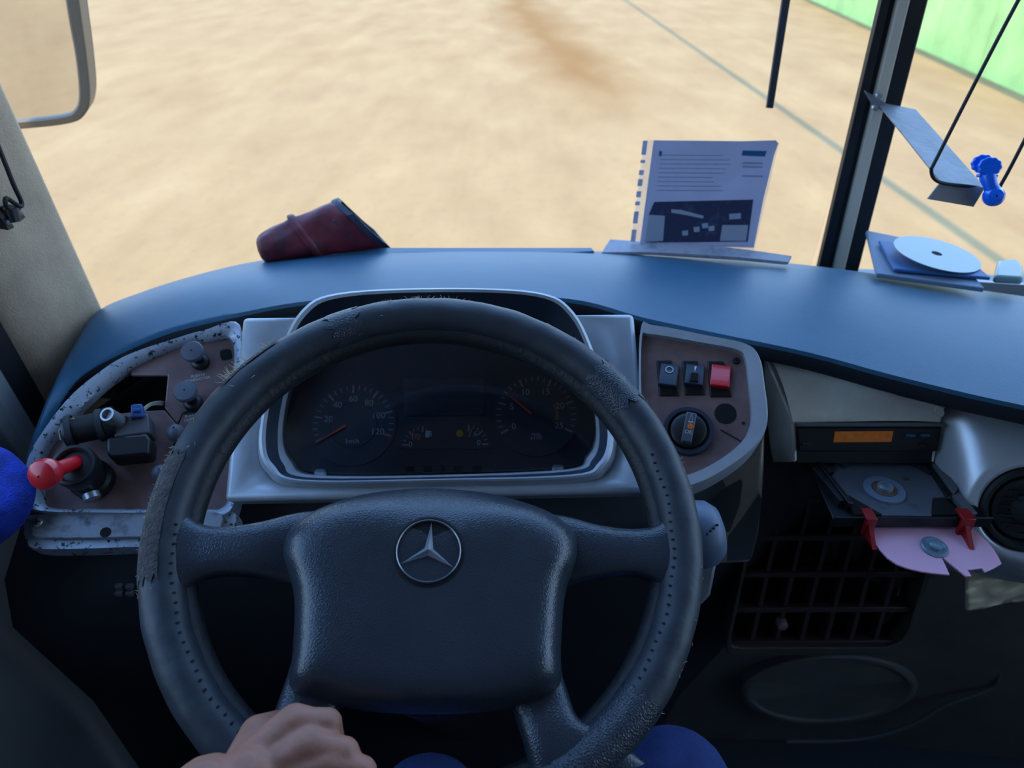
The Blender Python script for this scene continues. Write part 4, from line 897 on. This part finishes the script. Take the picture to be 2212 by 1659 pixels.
# printed sheet in punched sleeve
PO = atY(1515, 535, 1.075); Pn = Vector((-.05, -.95, .20)); PF = Frame(PO, Pn)
sh = thing('document_sheet', 'printed sheet in punched plastic sleeve standing against the windscreen', 'document', PO)
mb = MB(); mb.prism(PF, PF.ls(((1392, 303), (1672, 305), (1684, 308), (1678, 330), (1630, 540), (1362, 532))), -.0012, -.0004); mb.build('sleeve', 'film', sh)
mb = MB(); mb.prism(PF, PF.ls(((1412, 303), (1600, 305), (1676, 303), (1681, 310), (1672, 335), (1650, 425), (1628, 535), (1382, 528))), -.0004, .0004); pg = mb.build('page', 'paper', sh)
def pr(q, m, name, c=.0007): mb = MB(); mb.prism(PF, PF.ls(q), .0004, c); return mb.build(name, m, pg)
pr(((1604, 325), (1656, 326), (1652, 338), (1602, 336)), 'ink_blue', 'print_block')
pr(((1424, 326), (1430, 326), (1429, 337), (1423, 337)), 'ink_blue', 'print_block')
for k in range(9):
    v = 334+k*9.5; s_ = -(v-303)*.13; e = random.Random(k).randint(0, 40); pr(((1432+s_, v), (1590+s_-e, v+1), (1589+s_-e, v+3), (1431+s_, v+2)), 'ink', 'text_line', .0005)
for v in (350, 358, 378): pr(((1604, v), (1648, v+1), (1647, v+5), (1603, v+4)), 'ink', 'text_line', .0006)
pp_ = pr(((1413, 436), (1627, 431), (1618, 500), (1615, 522), (1396, 524), (1402, 462)), 'photo', 'photo_print')
for q in (((1402, 464), (1436, 466), (1432, 520), (1393, 522)), ((1560, 486), (1616, 486), (1611, 520), (1555, 520))): pr(q, 'photo_light', 'photo_print', .0010)
pr(((1450, 452), (1470, 453), (1520, 466), (1518, 472), (1480, 464), (1450, 459)), 'photo_light', 'photo_print', .0010)
for u, v in ((1480, 503), (1505, 495), (1523, 487), (1537, 493)): pr(((u-7, v-4), (u+6, v-6), (u+6, v+5), (u-6, v+6)), 'photo_light', 'photo_print', .0010)
pr(((1575, 462), (1600, 460), (1600, 472), (1575, 474)), 'photo_light', 'photo_print', .0010)
bn = [(1389, 304), (1399, 304), (1372, 522), (1362, 522)]
for t0, t1 in ((0, .14), (.19, .22), (.29, .34), (.38, .45), (.5, .56), (.6, .64), (.70, .82), (.88, 1)):
    f_ = lambda s_, t: (bn[0][0]*(1-s_)*(1-t)+bn[1][0]*s_*(1-t)+bn[3][0]*(1-s_)*t+bn[2][0]*s_*t, 304+218*t)
    mb = MB(); mb.prism(PF, PF.ls((f_(0, t0), f_(1, t0), f_(1, t1), f_(0, t1))), -.0012, .0003); mb.build('binding_tab', 'paper', sh)
# open magazine at its foot
mz = thing('magazine', 'open magazine lying on dashboard at the foot of the sheet', 'magazine', atZ(1500, 550, -.435))
ml = [atZ(u, v, z) for u, v, z in ((1300, 545, -.430), (1318, 517, -.425), (1420, 524, -.418), (1520, 528, -.417), (1620, 540, -.418), (1710, 553, -.420), (1703, 566, -.424), (1600, 556, -.421), (1500, 549, -.420), (1400, 544, -.424))]
mb = MB(); mb.loft([ml, [p+Vector((0, 0, -.004)) for p in ml]], True, True, True); mb.build('pages', 'page', mz)
mb = MB(); mb.loft([[p+Vector((0, .006, -.0045)) for p in ml], [p+Vector((0, .006, -.007)) for p in ml]], True, True, True); mb.build('cover', 'ink', mz)
# disc cases and disc
def slab(pts, z, th, m, name): 
    P = [atZ(u, v, z) for u, v in pts]; mb = MB(); mb.loft([P, [p+Vector((0, 0, -th)) for p in P]], True, True, True); return mb.build(name, m, bevel=.0015)
o = slab(((1871, 497), (2050, 533), (2127, 622), (1894, 590)), -.424, .007, 'sleeve', 'disc_case'); tag(o, 'pale grey-blue disc case at the bottom of the disc pile', 'disc case')
o = slab(((1898, 519), (2070, 540), (2141, 599), (1932, 580)), -.417, .005, 'sleeve_blue', 'disc_sleeve'); tag(o, 'bright blue disc sleeve under the loose silver disc', 'disc sleeve')
dc = atZ(2023, 549, -.410); DF = Frame(dc, Vector((.10, -.06, 1)), Vector((1, 0, 0)))
dk = MB().lathe(DF, 0, 0, [(.0075, 0), (.0075, .0012), (.020, .0012), (.0595, .0012), (.0595, 0), (.0075, 0)], 56).build('compact_disc', 'disc'); tag(dk, 'loose silver disc on top of the blue sleeve', 'disc')
P = [atZ(u, v, -.43) for u, v in ((2142, 612), (2150, 578), (2190, 574), (2204, 590), (2206, 616))]; mb = MB(); mb.loft([P, [p+Vector((0, 0, .012)) for p in P]], True, True, True)
o = mb.build('plastic_box', 'mbox', bevel=.004, seg=3); tag(o, 'small grey-green plastic box right of the disc pile', 'box')
fb_ = Frame(atZ(1868, 590, -.440), Vector((0, 0, 1))); mb = MB().lathe(fb_, .0, 0, [(.030, 0), (.031, .012), (.026, .022), (.014, .026), (.001, .027)], 28, cap0=True); o = mb.build('dashboard_puck', 'rubber'); tag(o, 'black rubber dome behind the disc cases', 'rubber dome')
# ------------------------------------------------------------------ metal bracket, hooked wire and blue clip
bk = thing('metal_bracket', 'bent sheet-metal bracket bolted to windscreen post', 'bracket', atY(1920, 230, 1.12))
A1, A2, B2, B1 = atY(1895, 220, 1.13), atY(1978, 236, 1.12), atY(2128, 405, .88), atY(2033, 393, .88)
nb = (A2-A1).cross(B1-A1).normalized()
mb = MB(); strip = [A1, A2, A1.lerp(B1, 0).lerp(A2, 1)*0+A2.lerp(B2, .5), B2, B1, A1.lerp(B1, .5)]
mb.loft([strip, [p+Vector((0, 0, -.002)) for p in strip]], True, True, True); mb.build('arm', 'bracket', bk)
C1, C2 = atY(2004, 430, .868), atY(2103, 447, .868)
fl_ = [B1, B2, C2, C1]; mb = MB(); mb.loft([fl_, [p+Vector((0, .002, 0)) for p in fl_]], True, True, True); mb.build('end_flap', 'greytrim', bk)
fl_ = [atY(1892, 212, 1.128), atY(1900, 196, 1.128), atY(1938, 222, 1.12), atY(1975, 240, 1.115), atY(1972, 224, 1.118)]
mb = MB(); tb = [atY(1868, 196, 1.125), atY(1890, 208, 1.12), atY(1912, 222, 1.118), atY(1906, 240, 1.118), atY(1884, 226, 1.12)]; mb.loft([tb, [p+Vector((0, .003, 0)) for p in tb]], True, True, True); mb.build('mounting_tab', 'steel', bk)
for u, v in ((1896, 206), (1888, 232)): mb = MB(); p = atY(u, v, 1.115); mb.tube([p, p+Vector((0, -.006, 0))], .004, 10); mb.build('bolt', 'steel', bk)
p0 = atY(2290, -150, .90)
wp_ = crom([tuple(atY(u, v, y)) for u, v, y in ((2300, -180, .92), (2200, 0, .90), (2110, 172, .885), (2022, 345, .868), (2012, 366, .866), (2018, 386, .868), (2040, 396, .872), (2090, 402, .880), (2150, 408, .885), (2166, 392, .885), (2212, 305, .888), (2300, 130, .895), (2420, -120, .91))], 6, False)
mb = MB(); mb.tube([Vector(p) for p in wp_], .0021, 10); o = mb.build('hooked_wire', 'rubber'); tag(o, 'thin dark hooked wire hanging through the metal bracket', 'wire hook')
cf = Frame(atY(2132, 395, .872), Vector((-.25, -.9, .35)))
bc = thing('plastic_clip', 'bright blue plastic clip on the hooked wire', 'clip', cf.p(2145, 440, 0))
def scal(u, v, r, c, th):
    a, b, _ = cf.l(u, v, c); pts = []
    for k in range(40): t = 2*math.pi*k/40; rr = r*(1+.06*math.cos(10*t)); pts.append((a+rr*math.cos(t), b+rr*math.sin(t)*.85))
    mb = MB(); mb.prism(cf, pts, c-th, c+th); mb.build('jaw', 'blue_clip', bc, bevel=.0015)
scal(2123, 354, .0125, -.004, .003); scal(2138, 360, .0125, .006, .003)
mb = MB(); mb.tube([cf.p(2132, 368, 0), cf.p(2134, 384, .002), cf.p(2140, 400, .001), cf.p(2144, 412, 0)], [.008, .009, .0075, .009], 14); mb.build('neck', 'blue_clip', bc)
a, b, _ = cf.l(2146, 424, 0); MB().lathe(cf, a, b, [(.001, -.011), (.007, -.009), (.0115, -.003), (.0118, .003), (.008, .009), (.001, .011)], 22).build('ball', 'blue_clip', bc)
mb = MB(); mb.box(cf, *(lambda p: (p[0]-.010, p[0]+.010, p[1]-.002, p[1]+.002))(cf.l(2132, 380, 0)), -.006, .006); mb.build('collar', 'blue_clip', bc, bevel=.001)
# wire latch on the pillar
lt = thing('pillar_latch', 'dark wire latch screwed to the left pillar', 'latch', V(-.58, .84, -.33))
def atX(u, v, x): r = ray(u, v); return CAM + r*(x/r.x)
def lx(u, v, dx=0): return atX(u, v, -.566+dx)
mb = MB(); mb.tube([Vector(p) for p in crom([tuple(lx(u, v, q)) for u, v, q in ((-60, 180, 0), (0, 325, .004), (30, 400, .006), (46, 435, .006), (44, 446, .006), (30, 438, .004), (14, 428, .004), (12, 440, .003), (20, 455, .002))], 6, False)], .0026, 8); mb.build('wire', 'rubber', lt)
mb = MB(); mb.tube([lx(22, 450, .004), lx(30, 478, .004)], .0075, 16); mb.build('socket', 'black', lt)
for q in (((28, 452), (42, 444), (56, 470), (46, 478)), ((2, 470), (18, 464), (32, 492), (18, 498))):
    P = [lx(u, v, .002) for u, v in q]; mb = MB(); mb.loft([P, [p+Vector((-.035, .012, 0)) for p in P]], True, True, True); pt_ = mb.build('mounting_plate', 'black', lt, bevel=.001)
    c = sum(P, Vector())/4; fs_ = Frame(c+Vector((.0, 0, 0)), Vector((1, -.25, .1))); MB().lathe(fs_, 0, 0, [(.0035, -.001), (.0035, .001), (.002, .0022), (.0002, .0023)], 14).build('screw', 'grey', pt_)
# ------------------------------------------------------------------ outside: mirror, wiper, fence, overhead cable
MF = Frame(atY(120, 140, 1.36), Vector((.22, -.97, -.11)))
mr = thing('wing_mirror', 'grey-framed exterior mirror outside the left windscreen', 'mirror', MF.p(60, 275, 0))
mo = [(-330, 282), (-100, 282), (40, 276), (150, 264), (186, 244), (197, 205), (190, 120), (178, 30), (166, -60), (148, -230), (130, -330), (-350, -330)]
mi_ = [(-318, 262), (-100, 264), (40, 257), (138, 246), (164, 232), (173, 200), (166, 122), (150, 32), (138, -56), (124, -226), (110, -315), (-338, -315)]
lo3 = [crom([MF.l(u, v)[:2]+(c,) for u, v in q], 5) for q, c in ((mo, -.04), (mo, .010), (mi_, .012), (mi_, .002))]
MB().loft([[MF.w(*p) for p in l] for l in lo3], True).build('frame', 'mframe', mr, bevel=.003)
mb = MB(); gl_ = [MF.w(p[0], p[1], .003) for p in lo3[3]]; mb.loft([gl_, [p-MF.n*.006 for p in gl_]], True, True, True); mb.build('mirror_glass', 'mirror', mr)
mb = MB(); bl_ = [MF.w(p[0]*.98, p[1]*.98, -.05) for p in lo3[0]]; mb.loft([[MF.w(*p) for p in lo3[0]], bl_], True, False, True); mb.build('back_shell', 'rubber', mr)
mb = MB(); mb.tube([MF.p(-60, -330, -.02), MF.p(-60, -520, -.02), MF.p(200, -640, .05)], .014, 12); mb.build('arm', 'rubber', mr)
wi = thing('windscreen_wiper', 'thin black wiper blade hanging outside the windscreen', 'wiper', atY(1663, 235, 1.33))
WF = Frame(atY(1675, 120, 1.30), Vector((0, -.99, .13)))
mb = MB(); mb.prism(WF, WF.ls(((1655, 233), (1669, 234), (1706, 0), (1788, -520), (1772, -520), (1689, 0))), -.004, .004); mb.build('blade', 'rubber', wi, bevel=.001)
mb = MB(); mb.prism(WF, WF.ls(((1660, 232), (1665, 232), (1701, 0), (1784, -520), (1776, -520), (1694, 0))), -.010, -.004); mb.build('spine', 'black', wi)
mb = MB(); mb.tube([WF.p(1712, -90, -.014), WF.p(1790, -400, -.02), WF.p(1860, -640, -.02)], .006, 8); mb.build('arm', 'black', wi)
# fence
F0, F1 = Vector((7.55, 9.2, 0)), Vector((11.6, 38.0, 0))
fd = (F1-F0).normalized(); fn = Vector((-fd.y, fd.x, 0))
fe = thing('green_fence', 'pale green sheet fence along the right of the lot', 'fence', F0)
nseg = 12; Lf = (F1-F0).length
me_panel = None
for k in range(nseg):
    p = F0+fd*(Lf*k/nseg); q = F0+fd*(Lf*(k+1)/nseg-.02); mb = MB()
    Q = [p, q, q+Vector((0, 0, 1.42)), p+Vector((0, 0, 1.42))]; mb.loft([Q, [x-fn*.04 for x in Q]], True, True, True); mb.build('panel', 'fence', fe)
for k in range(nseg+1):
    p = F0+fd*(Lf*k/nseg); mb = MB(); mb.tube([p+fn*-.08, p+fn*-.08+Vector((0, 0, 1.5))], .04, 8); mb.build('post', 'fence_post', fe)
mb = MB(); rnd = random.Random(11); rows = []
for i in range(25):
    p = F0-fn*1.6+fd*(Lf*i/24); rows.append([p+Vector((0, 0, 0)), p-fn*.5+Vector((0, 0, 1.7+rnd.uniform(-.1, .15))), p-fn*2.5+Vector((0, 0, 2.3+rnd.uniform(-.2, .3))), p-fn*7+Vector((0, 0, 2.0)), p-fn*9])
mb.loft(rows, False); struct(mb.build('earth_bank', 'bank', sub=1))
hc = 5.2; ofs = SUNDIR*(hc/-SUNDIR.z); cx_ = 3.9-ofs.x
mb = MB(); mb.tube([Vector((cx_, -20, hc+.3)), Vector((cx_, 5-ofs.y, hc)), Vector((cx_, 26-ofs.y, hc)), Vector((cx_, 60, hc+.6))], .06, 8); o = mb.build('overhead_cable', 'rubber'); tag(o, 'dark cable bundle strung above the lot, casting the thin ground shadow', 'cable')
#SECTION person
# ------------------------------------------------------------------ driver: left hand on the rim, legs in navy trousers
pe_ = thing('person', 'driver in navy trousers, left hand gripping the lower wheel rim', 'person', V(-.05, .1, -1.28))
def fuse(segs, name, m, vox, par, smooth_it=6):
    """capsule chains -> one continuous remeshed skin"""
    mb = MB()
    def sphere(P, r):
        lo = []
        for i in range(1, 8):
            t = math.pi*i/8; lo.append([P+Vector((r*math.sin(t)*math.cos(q), r*math.sin(t)*math.sin(q), r*math.cos(t))) for q in [2*math.pi*k/12 for k in range(12)]])
        mb.loft(lo, True, True, True)
    for chain in segs:
        for (P, r), (Q, s_) in zip(chain, chain[1:]):
            n_ = max(2, int((Q-P).length/(min(r, s_)*.35)))
            for i in range(n_+1): t = i/n_; sphere(P.lerp(Q, t), r+(s_-r)*t)
    o = mb.build(name, m, par)
    rm = o.modifiers.new('r', 'REMESH'); rm.mode = 'VOXEL'; rm.voxel_size = vox; rm.use_smooth_shade = True
    sm_ = o.modifiers.new('s', 'SMOOTH'); sm_.factor = .5; sm_.iterations = smooth_it
    dg = bpy.context.evaluated_depsgraph_get(); me = bpy.data.meshes.new_from_object(o.evaluated_get(dg)); o.modifiers.clear(); o.data = me
    me.polygons.foreach_set('use_smooth', [True]*len(me.polygons)); return o
def wp3(u, v, c): return W.p(u, v, c)
HD = .0
wrist = wp3(452, 1732, .056); elbow = V(-.33, .07, -.60); 
MCP = [wp3(636, 1562, .048), wp3(668, 1612, .055), wp3(706, 1652, .054), wp3(728, 1704, .046)]
PIP = [wp3(706, 1563, .046), wp3(742, 1628, .050), wp3(780, 1668, .048), wp3(790, 1730, .040)]
DIP = [wp3(716, 1592, .018), wp3(740, 1650, .016), wp3(772, 1690, .014), wp3(780, 1745, .010)]
TIP = [wp3(676, 1608, .000), wp3(700, 1662, -.004), wp3(728, 1704, -.008), wp3(740, 1756, -.008)]
rad_ = [.0118, .0124, .0120, .0106]
segs = []
for k in range(4):
    r_ = rad_[k]; base = wrist.lerp(MCP[k], .25)
    segs.append([(base-nW*.004, .0165), (wrist.lerp(MCP[k], .65)-nW*.004, .0150), (MCP[k]-nW*.002, .0135), (MCP[k].lerp(PIP[k], .5), r_*.92), (PIP[k], r_*.93), (PIP[k].lerp(DIP[k], .55), r_*.84), (DIP[k], r_*.83), (TIP[k], r_*.72)])
th0 = wrist.lerp(MCP[0], .35)
segs.append([(th0-nW*.012, .018), (wp3(560, 1590, .022), .0150), (wp3(600, 1570, .004), .0120), (wp3(652, 1560, -.012), .0105)])
segs.append([(wrist, .029), (wrist+(elbow-wrist)*.25, .030), (wrist+(elbow-wrist)*.6, .040), (elbow, .046)])
segs.append([(wrist, .022), (wrist.lerp(MCP[1], .4), .020)])
segs.append([(elbow, .046), (V(-.34, -.15, -.40), .056)])
arm = fuse(segs, 'arm', 'skin', .0019, pe_, 4)
# legs
kR = atD(1452, 1706, .74); kL = atD(925, 1764, .76)
legs = []
for kn, hip, ft in ((kR, V(.12, -.22, -.86), V(.30, .55, -1.26)), (kL, V(-.17, -.22, -.86), V(-.14, .32, -1.26))):
    legs.append([(hip, .095), (hip.lerp(kn, .5), .088), (kn.lerp(hip, .12), .072), (kn, .062), (kn.lerp(ft, .12), .060), (kn.lerp(ft, .4), .060), (ft, .05)])
legs.append([(V(.12, -.22, -.86), .10), (V(-.17, -.22, -.86), .10)])
tro = fuse(legs, 'trousers', 'denim', .008, pe_, 8)
for kn, ft in ((kR, V(.30, .55, -1.26)), (kL, V(-.14, .32, -1.26))):
    fs = fuse([[(ft+Vector((0, -.03, -.0)), .038), (ft+Vector((0, .07, -.01)), .034), (ft+Vector((0, .17, -.015)), .028)]], 'shoe', 'black', .006, pe_)
